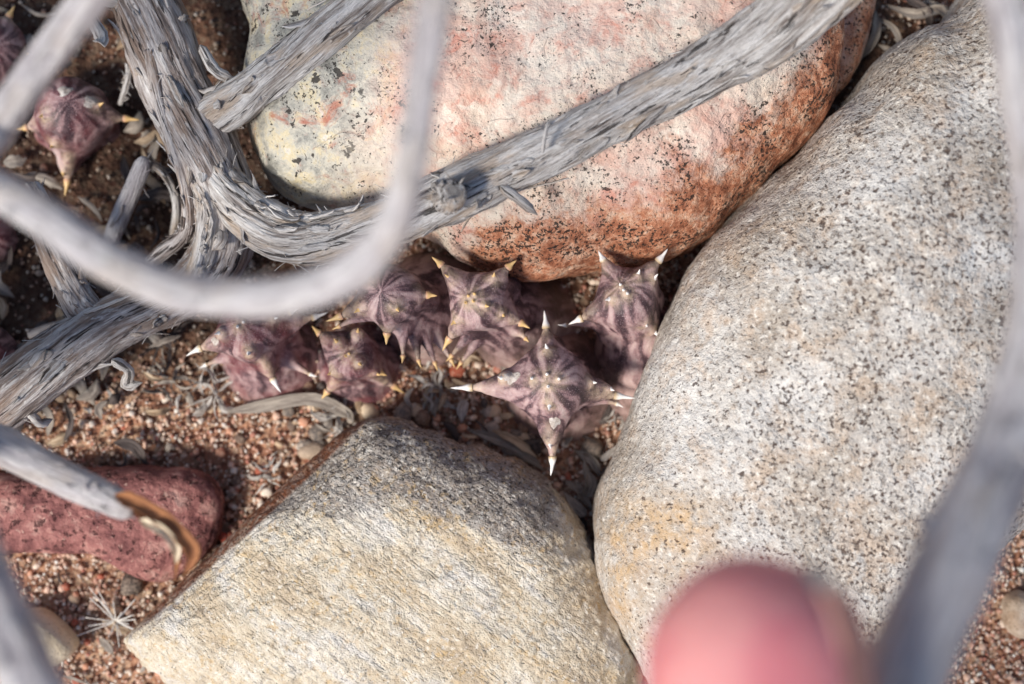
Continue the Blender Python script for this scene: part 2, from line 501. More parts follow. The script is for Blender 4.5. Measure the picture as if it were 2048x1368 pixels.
ROCK_FOOT = []
def rock(name, label, mat, outline_px, zrim, ztop, zbot, ctr_px, nth=560, nph=200, e_r=.8, e_z=.8, tilt=(0, 0),
         disp=None, attrs=None, off=(0, 0), cat='stone', group=None, bot_shrink=.75, n_in=3):
    out = np.array([W(x, y, zrim) for x, y in outline_px])
    c = W(*ctr_px, zrim)
    th, R = polar(out, c, nth)
    ROCK_FOOT.append((c, th, R))
    nt = int(nph * .72)
    ph = np.concatenate([np.linspace(0.012, .5, nt) ** 1.0, np.linspace(.5, .985, nph - nt + 1)[1:]]) * math.pi
    s, k = np.sin(ph), np.cos(ph)
    rr = np.where(k >= 0, s ** e_r, (bot_shrink + (1 - bot_shrink) * s) * s ** .5)
    X = rr[:, None] * R[None, :] * np.cos(th)[None, :]
    Y = rr[:, None] * R[None, :] * np.sin(th)[None, :]
    kz = np.where(k >= 0, np.abs(k) ** e_z * (ztop - zrim), -(np.abs(k) ** .7) * (zrim - zbot))
    Z = np.repeat(kz[:, None], nth, 1)
    up = np.clip(k, 0, 1)[:, None] ** .5
    Z = Z + up * (X * tilt[0] + Y * tilt[1])
    fade = (1 - rr[:, None]) * (k[:, None] > 0)
    X = X + fade * off[0]; Y = Y + fade * off[1]
    V = np.stack([X, Y, Z], -1).reshape(-1, 3)
    F = grid_faces(nph, nth)[:, ::-1]
    top = np.array([[off[0], off[1], V[:nth, 2].mean()]]); bot = np.array([[0, 0, zbot - zrim]])
    F = np.vstack([F, np.stack([np.full(nth, len(V)), np.full(nth, len(V)), np.arange(nth), (np.arange(nth) + 1) % nth], -1)[:, [0, 2, 3, 3]] if False else np.zeros((0, 4), int)])
    nv = len(V)
    V = np.vstack([V, top, bot])
    cap = np.arange(0, nth, 2)
    ft = np.stack([np.full(len(cap), nv), cap, (cap + 1) % nth, (cap + 2) % nth], -1)
    lb = nv - nth
    fb = np.stack([np.full(len(cap), nv + 1), lb + (cap + 2) % nth, lb + (cap + 1) % nth, lb + cap], -1)
    F = np.vstack([F, ft, fb])
    Wp = V + c
    N = vnormals(V, F)
    if N[nv][2] < 0: F = F[:, ::-1]; N = -N
    if disp is not None:
        V = V + N * disp(Wp)[:, None]
    Wp = V + c
    pxx = 1024 + Wp[:, 0] / (SPX * (ZC - Wp[:, 2]) / DF); pyy = 684 - Wp[:, 1] / (SPX * (ZC - Wp[:, 2]) / DF)
    at = attrs(pxx, pyy, Wp) if attrs else None
    base = np.array([c[0], c[1], zbot])
    V = V + c - base
    o = link(name, mesh_from(name, V, F, True, at), mat, None, base)
    return tag(o, label, cat, group)

def d_quartz(p):
    lump = fbm(p, .035, 3, seed=1) * 2.6
    q = p + 3.5 * np.stack([fbm(p, .05, 2, seed=2), fbm(p, .05, 2, seed=3), fbm(p, .05, 2, seed=4)], -1)
    facet = fbm(q, .10, 4, .5, 5, True)
    low = sstep(6, -22, p[:, 1] - .35 * (p[:, 0] - 10))   # rough weathered lower edge
    return lump + facet * .8 + fbm(p, .45, 4, .6, 6) * (.22 + .6 * low) + fbm(p, .22, 3, .5, 16, True) * .8 * low

def a_quartz(px, py, p):
    # distance above the lower right rim line of the rock, in photo pixels
    ex = np.array([520, 870, 1060, 1180, 1300, 1430, 1560, 1640, 1700, 1760]); ey = np.array([420, 490, 570, 545, 520, 470, 330, 230, 120, 0])
    d = np.interp(px, ex, ey) - py
    o = sstep(260, 40, d) * sstep(820, 1050, px)
    o = np.maximum(o, sstep(95, 15, d) * sstep(1150, 1000, px) * .2)
    return {'orange': np.clip(o, 0, 1) * .85, 'olive': sstep(860, 660, px + .25 * (py - 200))}

PINK = [(470, -60), (505, 60), (500, 170), (520, 300), (590, 400), (720, 440), (850, 466), (930, 515), (1050, 552), (1180, 536), (1300, 522), (1400, 480), (1490, 400), (1570, 320), (1640, 235), (1675, 130), (1672, 40), (1640, -120), (1500, -330), (1200, -420), (900, -400), (640, -280)]
rock('quartz_rock', 'large rounded white, pink and orange quartz rock peppered with black specks', M['quartz'], PINK, 9, 27, -6, (1120, 90), 760, 300, .72, .72, (.05, .02), d_quartz, a_quartz, cat='rock')

def d_boulder(p):
    return fbm(p, .022, 3, seed=21) * 3.0 + fbm(p, .09, 4, .5, 22) * 1.1 + fbm(p, .5, 4, .6, 23) * .26
def a_boulder(px, py, p):
    st = np.exp(-(((px - 1340) / 90) ** 2 + ((py - 1060) / 80) ** 2)) + .8 * np.exp(-(((px - 1240) / 40) ** 2 + ((py - 1150) / 150) ** 2))
    return {'stain': np.clip(st * 1.3, 0, 1), 'speck': sstep(1350, 1750, px)}
GREY = [(1985, -90), (1925, 10), (1868, 58), (1830, 68), (1764, 124), (1702, 201), (1655, 243), (1608, 305), (1526, 395), (1475, 446), (1418, 505), (1350, 605), (1318, 690), (1285, 780), (1246, 900), (1205, 985), (1187, 1075), (1198, 1165), (1228, 1235), (1270, 1310), (1350, 1420), (1500, 1480), (1680, 1400), (1810, 1280), (1930, 1140), (2060, 1010), (2200, 850), (2280, 600), (2300, 300), (2200, 20), (2080, -110)]
rock('sandstone_boulder', 'biggest smooth grey boulder with fine brown speckles, leaning over the stems', M['boulder'], GREY, 13, 37, -8, (1720, 690), 760, 300, .78, .80, (.03, .0), d_boulder, a_boulder, cat='rock', off=(4, 0))

def d_tan(p):
    a = math.radians(-38)
    q = np.stack([p[:, 0] * math.cos(a) - p[:, 1] * math.sin(a), p[:, 0] * math.sin(a) + p[:, 1] * math.cos(a), p[:, 2]], -1)
    s = q * np.array([.35, 1.25, .8])
    return fbm(p, .04, 3, seed=31) * 1.5 + fbm(s, .14, 4, .55, 32, True) * 1.0 + fbm(s, .5, 3, .55, 33) * .5 + fbm(p, .7, 3, .6, 34) * .25
def a_tan(px, py, p):
    # distance down from the stone's upper right rim
    ex = np.array([640, 760, 830, 950, 1050, 1120, 1170, 1200, 1240]); ey = np.array([880, 842, 860, 905, 945, 1010, 1080, 1160, 1260])
    d = py - np.interp(px, ex, ey)
    g = sstep(230, 90, d) * sstep(1230, 1050, px + .15 * (py - 900))
    lx = np.interp(py, [840, 920, 1030, 1140, 1270, 1330], [720, 640, 522, 402, 255, 330])
    v = sstep(20, 8, px - lx + 5 * fbm(p, .4, 3, seed=36)) * sstep(1275, 1225, py)
    return {'grey': np.clip(g, 0, 1), 'varnish': np.clip(v, 0, 1)}
TAN = [(252, 1272), (330, 1205), (402, 1138), (470, 1075), (560, 992), (640, 915), (700, 868), (760, 842), (830, 858), (950, 903), (1050, 943), (1120, 1008), (1170, 1080), (1205, 1165), (1238, 1240), (1265, 1310), (1270, 1420), (1180, 1540), (950, 1600), (650, 1540), (420, 1410), (300, 1325)]
rock('quartzite_stone', 'tan and grey wedge-shaped stone with a brown edge, below the star-shaped stems', M['tan'], TAN, 7, 20, -7, (800, 1170), 720, 280, .62, .78, (.0, .05), d_tan, a_tan, cat='rock', off=(0, 3))

RED = [(-90, 1010), (-20, 955), (100, 942), (200, 938), (300, 932), (395, 942), (442, 980), (446, 1040), (415, 1105), (330, 1158), (262, 1142), (180, 1104), (60, 1106), (-60, 1100)]
rock('red_stone', 'pitted dark red stone half sunk in the orange gravel', M['red'], RED, 3.5, 9.5, -5, (180, 1030), 300, 110, .7, .8, (0, 0), lambda p: fbm(p, .12, 4, seed=41) * .9 + fbm(p, .8, 3, seed=42) * .2, None)
rock('pale_stone', 'small smooth cream stone lying in gravel near the bristly seed tuft', mat_plain_stone('cream_stone', srgb(226, 212, 186), srgb(202, 184, 152), .2),
     [(-10, 1262), (30, 1228), (80, 1226), (128, 1260), (150, 1298), (110, 1330), (40, 1335), (-10, 1310)], 4, 8, -3, (70, 1280), 120, 60, .7, .8, (0, 0), lambda p: fbm(p, .15, 3, seed=51) * .6)
rock('pale_pebble', 'small round buff pebble on gravel beyond the big grey boulder', mat_plain_stone('buff_stone', srgb(224, 208, 186), srgb(190, 164, 138), .3),
     [(2006, 1215), (2020, 1190), (2050, 1185), (2075, 1215), (2072, 1255), (2040, 1275), (2012, 1255)], 2.5, 5.5, -2, (2040, 1228), 100, 50, .7, .8, (0, 0), lambda p: fbm(p, .25, 3, seed=52) * .4)
rock('rose_stone', 'dark rose stone with black specks behind the edge of the quartz rock', M['quartz'],
     [(1560, -100), (1700, -130), (1745, -40), (1740, 50), (1722, 115), (1690, 175), (1640, 210), (1570, 120)], 6, 13, -5, (1640, 20), 200, 90, .7, .75, (0, 0), lambda p: fbm(p, .1, 4, seed=53) * .9,
     lambda px, py, p: {'orange': np.full(len(px), .55), 'olive': np.zeros(len(px))})

# ------------------------------------------------------------------ ground sheet and gravel
def ground_h(x, y):
    p = np.stack([np.ravel(x), np.ravel(y), np.zeros(np.size(x))], -1)
    far = sstep(400, 160, np.hypot(p[:, 0], p[:, 1]))
    return (fbm(p, .03, 3, seed=61) * 2.2 * far - 3.0 * sstep(-25, -60, p[:, 0]) * sstep(-5, 30, p[:, 1]) * far)

def gh(x, y): return float(ground_h(np.array([x]), np.array([y]))[0])

t = np.concatenate([-np.geomspace(40000, 130, 24), np.linspace(-124, 124, 190), np.geomspace(130, 40000, 24)])
gx, gy = np.meshgrid(t, t, indexing='xy')
gz = ground_h(gx, gy)
gp = np.stack([gx.ravel(), gy.ravel(), gz - .25], -1)
near = np.hypot(gp[:, 0], gp[:, 1]) < 170
gp[near, 2] += fbm(gp[near], .35, 3, seed=62) * .5
hum_shade = sstep(-22, -42, gp[:, 0] - .25 * gp[:, 1]) * sstep(-14, 2, gp[:, 1])
hum_shade = np.maximum(hum_shade, np.exp(-(((gp[:, 0] - 57) / 14) ** 2 + ((gp[:, 1] - 45) / 14) ** 2)))  # shade in the gap beside the boulder, painted into the ground colour
hum_shade = np.maximum(hum_shade, .5 * np.exp(-(((gp[:, 0] - 8) / 22) ** 2 + ((gp[:, 1] - 9) / 8) ** 2)))  # painted darkening for the shaded hole between the stems
hum_shade = np.clip(hum_shade + fbm(gp, .08, 3, seed=63) * .5, 0, 1) * near
go = link('ground', mesh_from('ground', gp, grid_faces(len(t), len(t), False), True, {'humus_shade': hum_shade}), M['ground'])
tag(go, 'orange red sandy ground under the gravel', None, None, 'structure')

def rock_clear(x, y, f=.9):
    ok = np.ones(len(x), bool)
    for c, th, R in ROCK_FOOT:
        dx, dy = x - c[0], y - c[1]
        a = np.arctan2(dy, dx) % (2 * math.pi)
        r = np.interp(a, np.append(th, 2 * math.pi), np.append(R, R[0]))
        ok &= np.hypot(dx, dy) > r * f
    return ok

def ico():
    g = (1 + 5 ** .5) / 2
    v = np.array([(-1, g, 0), (1, g, 0), (-1, -g, 0), (1, -g, 0), (0, -1, g), (0, 1, g), (0, -1, -g), (0, 1, -g), (g, 0, -1), (g, 0, 1), (-g, 0, -1), (-g, 0, 1)], float)
    v /= np.linalg.norm(v[0])
    f = np.array([(0, 11, 5), (0, 5, 1), (0, 1, 7), (0, 7, 10), (0, 10, 11), (1, 5, 9), (5, 11, 4), (11, 10, 2), (10, 7, 6), (7, 1, 8), (3, 9, 4), (3, 4, 2), (3, 2, 6), (3, 6, 8), (3, 8, 9), (4, 9, 5), (2, 4, 11), (6, 2, 10), (8, 6, 7), (9, 8, 1)])
    return v, f

def ico2():
    v, f = ico()
    v = list(map(tuple, v)); cache = {}
    def mid(a, b):
        k = (min(a, b), max(a, b))
        if k not in cache:
            m = (np.array(v[a]) + np.array(v[b])) / 2
            v.append(tuple(m / np.linalg.norm(m))); cache[k] = len(v) - 1
        return cache[k]
    nf = []
    for a, b, c in f:
        x, y, z = mid(a, b), mid(b, c), mid(c, a)
        nf += [(a, x, z), (b, y, x), (c, z, y), (x, y, z)]
    return np.array(v), np.array(nf)

GRAINS = [(srgb(222, 176, 148), .25), (srgb(208, 146, 118), .15), (srgb(188, 106, 82), .06), (srgb(222, 198, 174), .25), (srgb(236, 224, 210), .12), (srgb(178, 150, 128), .11), (srgb(120, 104, 94), .04), (srgb(160, 106, 86), .02)]
def rand_rot(n, r):
    q = r.normal(size=(n, 4)); q /= np.linalg.norm(q, axis=1)[:, None]
    w, x, y, z = q.T
    return np.stack([np.stack([1 - 2 * (y * y + z * z), 2 * (x * y - z * w), 2 * (x * z + y * w)], -1),
                     np.stack([2 * (x * y + z * w), 1 - 2 * (x * x + z * z), 2 * (y * z - x * w)], -1),
                     np.stack([2 * (x * z - y * w), 2 * (y * z + x * w), 1 - 2 * (x * x + y * y)], -1)], 1)

def gravel(name, n, lo, hi, zup, base, seed, label):
    r = np.random.default_rng(seed)
    x = r.uniform(-100, 100, n); y = r.uniform(-72, 72, n)
    ok = rock_clear(x, y, .86)
    hm_shade = np.clip(sstep(-22, -42, x - .25 * y) * sstep(-14, 2, y), 0, 1)
    hm_shade = np.maximum(hm_shade, np.exp(-(((x - 57) / 13) ** 2 + ((y - 43) / 12) ** 2)))  # boulder gap again: grains thinned and darkened to stand for its shade
    ok &= r.uniform(size=n) > hm_shade * .82
    x, y, hm_shade = x[ok], y[ok], hm_shade[ok]; n = len(x)
    s = np.exp(r.uniform(math.log(lo), math.log(hi), n))
    bv, bf = base
    S = s[:, None] * r.uniform(.65, 1.25, (n, 3))
    jit = 1 + r.normal(size=(n, len(bv), 1)) * (.2 if len(bv) < 20 else .12)
    v = bv[None] * jit * S[:, None, :]
    v = np.einsum('nij,nkj->nki', rand_rot(n, r), v)
    c = np.stack([x, y, ground_h(x, y) + s * .35 + r.uniform(0, zup, n)], -1)
    v = v + c[:, None, :]
    F = (bf[None] + (np.arange(n) * len(bv))[:, None, None]).reshape(-1, 3)
    pr = np.array([g[1] for g in GRAINS]); pr /= pr.sum()
    cc = np.array([g[0] for g in GRAINS])[r.choice(len(GRAINS), n, p=pr)] * r.uniform(.75, 1.2, (n, 1))
    cc = (cc * .78 + cc.mean(1, keepdims=True) * .22) * (1.06 - .55 * hm_shade[:, None])  # tint drops in the litter soil and, as painted shade, in the gap
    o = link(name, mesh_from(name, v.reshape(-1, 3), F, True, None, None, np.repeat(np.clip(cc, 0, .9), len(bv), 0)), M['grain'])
    return tag(o, label, None, None, 'stuff')
gravel('fine_gravel', 64000, .16, .40, .5, ico(), 11, 'fine orange, red and buff gravel grains covering the ground')
gravel('coarse_gravel', 3200, .38, .66, .3, ico2(), 12, 'coarser orange and buff gravel grains lying among the fine grit')

# ------------------------------------------------------------------ signed distance bodies (fleshy stems, hand)
class Field:
    def __init__(s, lo, hi, h):
        s.lo = np.array(lo, float); s.h = h
        s.n = np.ceil((np.array(hi) - s.lo) / h).astype(int) + 1
        s.F = np.full(s.n, 50.0, np.float32)
    def add(s, fn, lo, hi, k):
        a = np.clip(np.floor((np.array(lo) - s.lo) / s.h).astype(int), 0, s.n - 1)
        b = np.clip(np.ceil((np.array(hi) - s.lo) / s.h).astype(int) + 1, 0, s.n)
        if (b <= a).any(): return
        ax = [s.lo[i] + s.h * np.arange(a[i], b[i]) for i in range(3)]
        X, Y, Z = np.meshgrid(*ax, indexing='ij')
        d = fn(X, Y, Z)
        sl_ = tuple(slice(a[i], b[i]) for i in range(3))
        f = s.F[sl_]
        hh = np.clip(.5 + .5 * (f - d) / k, 0, 1)
        s.F[sl_] = f + (d - f) * hh - k * hh * (1 - hh)
    def cone(s, a, b, ra, rb, k, p=1.0):
        a = np.array(a, float); b = np.array(b, float); ba = b - a; L = ba @ ba
        def fn(X, Y, Z):
            x, y, z = X - a[0], Y - a[1], Z - a[2]
            h = np.clip((x * ba[0] + y * ba[1] + z * ba[2]) / L, 0, 1)
            r = rb + (ra - rb) * (1 - h) ** p
            return np.sqrt((x - h * ba[0]) ** 2 + (y - h * ba[1]) ** 2 + (z - h * ba[2]) ** 2) - r
        m = max(ra, rb) + k * 1.3
        s.add(fn, np.minimum(a, b) - m, np.maximum(a, b) + m, k)
    def seat(s, p):
        """drop a point on the surface under or over it"""
        i, j = [int(round((p[a] - s.lo[a]) / s.h)) for a in (0, 1)]
        i = min(max(i, 0), s.n[0] - 1); j = min(max(j, 0), s.n[1] - 1)
        k = np.nonzero(s.F[i, j] < 0)[0]
        return np.array([p[0], p[1], s.lo[2] + s.h * k[-1]]) if len(k) else p
    def nets(s):
        F = s.F.astype(np.float64); nx, ny, nz = F.shape
        I = F < 0
        cnt = sum(I[dx:nx - 1 + dx, dy:ny - 1 + dy, dz:nz - 1 + dz].astype(np.int8) for dx in (0, 1) for dy in (0, 1) for dz in (0, 1))
        act = (cnt > 0) & (cnt < 8)
        idx = np.full(act.shape, -1, np.int64)
        ii = np.argwhere(act)
        idx[act] = np.arange(len(ii))
        cor = np.array([(a, b, c) for a in (0, 1) for b in (0, 1) for c in (0, 1)])
        val = np.stack([F[ii[:, 0] + c[0], ii[:, 1] + c[1], ii[:, 2] + c[2]] for c in cor], 1)
        acc = np.zeros((len(ii), 3)); num = np.zeros(len(ii))
        for p in range(8):
            for q in range(p + 1, 8):
                if np.abs(cor[p] - cor[q]).sum() != 1: continue
                fa, fb = val[:, p], val[:, q]
                m = (fa < 0) != (fb < 0)
                tt = fa[m] / (fa[m] - fb[m])
                acc[m] += cor[p] + tt[:, None] * (cor[q] - cor[p]); num[m] += 1
        V = s.lo + (ii + acc / num[:, None]) * s.h
        Q = []
        for ax in range(3):
            sh = [slice(None)] * 3; sh2 = [slice(None)] * 3
            sh[ax] = slice(0, -1); sh2[ax] = slice(1, None)
            A, B = I[tuple(sh)], I[tuple(sh2)]
            e = np.argwhere(A != B)
            o1, o2 = [(1, 2), (2, 0), (0, 1)][ax]
            e = e[(e[:, o1] > 0) & (e[:, o2] > 0) & (e[:, o1] < F.shape[o1] - 1) & (e[:, o2] < F.shape[o2] - 1)]
            ins = A[e[:, 0], e[:, 1], e[:, 2]]
            d1 = np.zeros(3, int); d1[o1] = 1; d2 = np.zeros(3, int); d2[o2] = 1
            g = lambda c: idx[c[:, 0], c[:, 1], c[:, 2]]
            q = np.stack([g(e - d1 - d2), g(e - d2), g(e), g(e - d1)], -1)
            q[~ins] = q[~ins][:, ::-1]
            Q.append(q)
        Q = np.vstack(Q)
        return V, Q[(Q >= 0).all(1)]

def relax(V, F, it=2, f=.5):
    for _ in range(it):
        acc = np.zeros_like(V); n = np.zeros(len(V))
        for a, b in ((0, 1), (1, 2), (2, 3), (3, 0)):
            for d in range(3):
                acc[:, d] += np.bincount(F[:, a], V[F[:, b], d], len(V)) + np.bincount(F[:, b], V[F[:, a], d], len(V))
            n += np.bincount(F[:, a], minlength=len(V)) + np.bincount(F[:, b], minlength=len(V))
        V = V + f * (acc / np.maximum(n, 1)[:, None] - V)
    return V

def spine_mesh(a, b, r, bend, nseg=10, nr=9):
    a = np.array(a); b = np.array(b); d = b - a; L = np.linalg.norm(d); d /= L
    u = np.cross(d, (0.2, .1, 1)); u /= np.linalg.norm(u); v = np.cross(d, u)
    hs = np.linspace(0, 1, nr)
    th = np.linspace(0, 2 * math.pi, nseg, endpoint=False)
    rad = r * np.maximum((1 - hs) ** .85, .03) * (1 + .15 * np.sin(hs * 9))
    P = a + np.outer(hs, d * L) + np.outer(hs ** 2 * bend * L, u)
    V = P[:, None] + rad[:, None, None] * (np.cos(th)[None, :, None] * u + np.sin(th)[None, :, None] * v)
    V = np.vstack([V.reshape(-1, 3), P[-1:] + d * .03])
    n = len(V) - 1
    F = grid_faces(nr, nseg)
    k = np.arange(nseg); l = (nr - 1) * nseg
    tri = np.stack([l + k, l + (k + 1) % nseg, np.full(nseg, n), np.full(nseg, n)], -1)
    F = np.vstack([F[:, :3], F[:, [0, 2, 3]], tri[:, :3]])
    return V, F, np.append(np.repeat(hs, nseg), 1.0)

def stem(label, apex, base, R, RL, teeth, matf='flesh', sp='spw', name='succulent_stem', group='purple toothed succulent stems', k=1.6, h=.2, scars=(), seed=0):
    A = W(*apex); B = W(*base)
    ax = A - B; H = np.linalg.norm(ax); ax /= H
    rd = np.random.default_rng(100 + seed)
    lo = np.minimum(A, B) - RL - 6; hi = np.maximum(A, B) + RL + 6
    T = []
    for t_ in teeth:
        p = W(t_[0], t_[1], t_[2]); T.append((p, t_[3] if len(t_) > 3 else 'o'))
        lo = np.minimum(lo, p - 2); hi = np.maximum(hi, p + 2)
    lo[2] = max(lo[2], B[2] - 3)
    fd = Field(lo, hi, h)
    Rt = R * .80
    fd.cone(B, A - ax * (Rt * 1.35), RL, Rt * .62, 1.5, 1.05)
    fd.cone(A - ax * (Rt * 1.2), A - ax * .9, Rt * .66, .7, 2.0, 1.0)
    crest = []
    spines = []
    for p, kind in T:
        rel = p - A
        along = rel @ ax
        radial = rel - along * ax
        rl = np.linalg.norm(radial)
        rdir = radial / (rl + 1e-9)
        if kind == 'o':
            q = A + ax * min(along * .75, -2.6)
            L = np.linalg.norm(p - q); d = (p - q) / L
            sl_ = min(3.0, .22 * L) * rd.uniform(.85, 1.15)
            e = p - d * sl_ * .85
            fd.cone(q, e, Rt * .84, .36, k, 1.2)
            m_ = q + (e - q) * .62
            fd.cone(q - ax * Rt * .9, m_ - ax * .9, Rt * .74, .7, k, 1.05)
            fd.cone(m_ - ax * .8, m_ - ax * 7.5 - rdir * max(0, rl * .62 - R * .9), .8, R * .30, k)
            c2 = A - ax * .7 + rdir * .5
            fd.cone(c2, q * .25 + e * .75 + ax * .7, .5, .7, .9)
            crest += [(c2, e)]
            spines.append((p - d * sl_, p + d * .1, .60, rd.uniform(-.15, .15)))
        elif kind == 'l':          # thin tooth on the flank
            q = A + ax * min(along - .1 * rl, -R * .7)
            q = q + rdir * min(R * .35, rl * .3)
            L = np.linalg.norm(p - q); d = (p - q) / L
            sl_ = min(1.6, .16 * L)
            fd.cone(q, p - d * sl_ * .85, R * .40, .28, k * .8, 1.4)
            spines.append((p - d * sl_, p, .38, rd.uniform(-.2, .2)))
    for p, kind in T:
        if kind in 'ol': continue
        rel = p - A
        radial = rel - (rel @ ax) * ax
        rdir = radial / (np.linalg.norm(radial) + 1e-9)
        p = fd.seat(p)
        if kind == 'i':            # small inner tooth standing on the rib
            d = (rdir * .72 + ax * .70); d /= np.linalg.norm(d)
            e = p + d * .55
            fd.cone(p - d * 1.0 - rdir * .6, e, 1.25, .34, 1.2, 1.1)
            spines.append((e - d * .25, e + d * .95, .44, rd.uniform(-.2, .2)))
        elif kind == 'b':          # round young bulb with a tiny point
            d = (rdir * .35 + ax * .94); d /= np.linalg.norm(d)
            fd.cone(p - d * .6, p + d * .45, 1.55, 1.1, .6)
            spines.append((p + d * 1.2, p + d * 2.2 + rdir * .3, .34, rd.uniform(-.2, .2)))
        elif kind == 'n':          # newest bead at the growing point
            fd.cone(p - ax * .5, p + ax * .25, .45, .36, .4)
            spines.append((p + ax * .42, p + ax * .85 + rdir * .15, .26, 0))
    V, F = fd.nets()
    V = relax(V, F, 3)
    rel = V - A
    al = rel @ ax
    rad = rel - al[:, None] * ax
    rl = np.linalg.norm(rad, axis=1)
    u = np.cross(ax, (0, 1, .2)); u /= np.linalg.norm(u); v = np.cross(ax, u)
    th = np.arctan2(rad @ v, rad @ u)
    wv = np.stack([fbm(V, .25, 2, seed=70 + seed), fbm(V, .25, 2, seed=71 + seed)], -1)
    S = np.stack([np.cos(th) * 3.3 + wv[:, 0] * .8, np.sin(th) * 3.3 + wv[:, 1] * .8, (rl - al) * .075 + wv[:, 0] * .35], -1)
    streak = np.clip(.48 + .98 * fbm(S, 1.0, 4, .5, 72 + seed), 0, 1)
    cr = np.zeros(len(V))
    for a, b in crest:
        ba = b - a
        hh = np.clip(((V - a) @ ba) / (ba @ ba), 0, 1)
        d = np.linalg.norm(V - a - hh[:, None] * ba, axis=1)
        cr = np.maximum(cr, np.exp(-(d / 1.0) ** 2) * (.30 + .70 * hh))
    for a, b, r_, _ in spines:
        d = np.linalg.norm(V - a, axis=1)
        cr = np.maximum(cr, np.exp(-(d / 1.3) ** 2))
    low = sstep(-13, -22, al) * .6
    V += vnormals(V, F) * (fbm(V, .5, 3, seed=75 + seed) * .16)[:, None]
    foot = np.array([B[0], B[1], B[2]])
    root = thing(name, label, 'succulent', foot, group)
    link('flesh', mesh_from('flesh', V - foot, F, True, {'streak': streak, 'crest': cr, 'low': low}), M[matf], root)
    for a, b, r_, bd in spines:
        sv, sf, hs = spine_mesh(a, b, r_, bd)
        link('spine', mesh_from('spine', sv - foot, sf, True, {'h': hs}), M[sp], root)
    for (x, y, z, rx, ry, rot) in scars:
        c = W(x, y, z)
        # drop the scar on the flesh
        j = np.argmin(np.hypot(V[:, 0] - c[0], V[:, 1] - c[1]) - .02 * V[:, 2])
        patch(root, foot, V, vnormals(V, F), V[j], pxr(rx, z), pxr(ry, z), rot)
    return root

def patch(root, foot, V, N, c, rx, ry, rot):
    near = np.linalg.norm(V - c, axis=1) < max(rx, ry) * 1.6
    VV, n = V[near], N[near].mean(0); n /= np.linalg.norm(n)
    th = np.linspace(0, 2 * math.pi, 14, endpoint=False)
    pts = [c + n * .16]
    for f in (.55, 1.0):
        for a in th:
            rr = f * (1 + .22 * math.sin(a * 3 + rot * 5) + .12 * math.sin(a * 5))
            x, y = math.cos(a) * rx * rr, math.sin(a) * ry * rr
            q = c + np.array([x * math.cos(rot) - y * math.sin(rot), x * math.sin(rot) + y * math.cos(rot), 0])
            j = np.argmin((VV[:, 0] - q[0]) ** 2 + (VV[:, 1] - q[1]) ** 2)
            pts.append(np.array([q[0], q[1], VV[j, 2]]) + n * (.12 if f < 1 else .02))
    pts = np.array(pts)
    F = [(0, 1 + i, 1 + (i + 1) % 14) for i in range(14)]
    for i in range(14):
        a, b = 1 + i, 1 + (i + 1) % 14
        F += [(a, a + 14, b + 14), (a, b + 14, b)]
    link('papery_scar', mesh_from('papery_scar', pts - foot, np.array(F), True), M['scar'], root)

stem('broad purple star-shaped succulent stem with long white-tipped points, nearest the tan stone', (1097, 766, 22), (1118, 770, -2), 7.5, 9.6,
     [(1090, 622, 18), (902, 777, 17), (1106, 950, 16.5), (1269, 798, 17.5),
      (1094, 702, 20.5, 'i'), (1012, 757, 20.2, 'b'), (1180, 765, 20.3, 'i'), (1098, 804, 21, 'i'), (1100, 882, 18.2, 'i'), (1216, 778, 19, 'i'),
      (1094, 748, 22.2, 'n'), (1064, 756, 21.9, 'n'), (1117, 757, 22, 'n'), (1096, 772, 22.3, 'n'), (1248, 812, 11, 'l')],
     scars=[(1022, 756, 19, 17, 13, .3), (1108, 842, 19, 11, 14, .5)], seed=1)
stem('purple succulent stem with stout white-tipped points wedged between quartz rock and grey boulder', (1246, 580, 20.5), (1296, 728, -2), 5.9, 10.2,
     [(1197, 503, 19.5), (1336, 500, 20), (1138, 648, 17), (1318, 672, 15.5),
      (1272, 556, 20.4, 'i'), (1223, 598, 20.4, 'i'), (1290, 648, 18.6, 'i'), (1303, 562, 19, 'i'),
      (1241, 573, 21, 'n'), (1254, 590, 21, 'n'), (1247, 583, 21.1, 'n'), (1116, 653, 13, 'l'), (1216, 494, 12, 'l')], seed=2)
stem('purple succulent stem with tan points and four pale buds in the centre of its star', (943, 596, 22.5), (1040, 640, -2), 5.4, 9.2,
     [(866, 513, 21), (1030, 520, 22), (883, 699, 18), (1059, 655, 18.5),
      (1003, 627, 21, 'i'), (905, 560, 21, 'i'), (986, 560, 20.8, 'i'), (915, 640, 20.5, 'i'), (968, 610, 22, 'i'),
      (951, 589, 23.2, 'n'), (934, 606, 23.2, 'n'), (939, 593, 23.3, 'n'), (949, 603, 23, 'n'),
      (893, 724, 13, 'l'), (912, 739, 9.5, 'l'), (1058, 684, 13.5, 'l'), (884, 528, 16, 'l'), (1052, 518, 14, 'l')], sp='spt', seed=3)
stem('dusky succulent stem with many slender downward teeth leaning away from the curved twig', (768, 586, 21.5), (862, 615, -2), 5.8, 9.6,
     [(654, 644, 18.5), (790, 536, 20), (873, 590, 20), (772, 688, 17.5),
      (722, 616, 22, 'i'), (792, 614, 23, 'i'), (745, 560, 21, 'i'),
      (664, 660, 14.5, 'l'), (806, 727, 14.5, 'l'), (840, 737, 12.5, 'l'), (876, 742, 11.5, 'l'), (676, 560, 13, 'l'), (912, 735, 10, 'l')], sp='spt', seed=4)
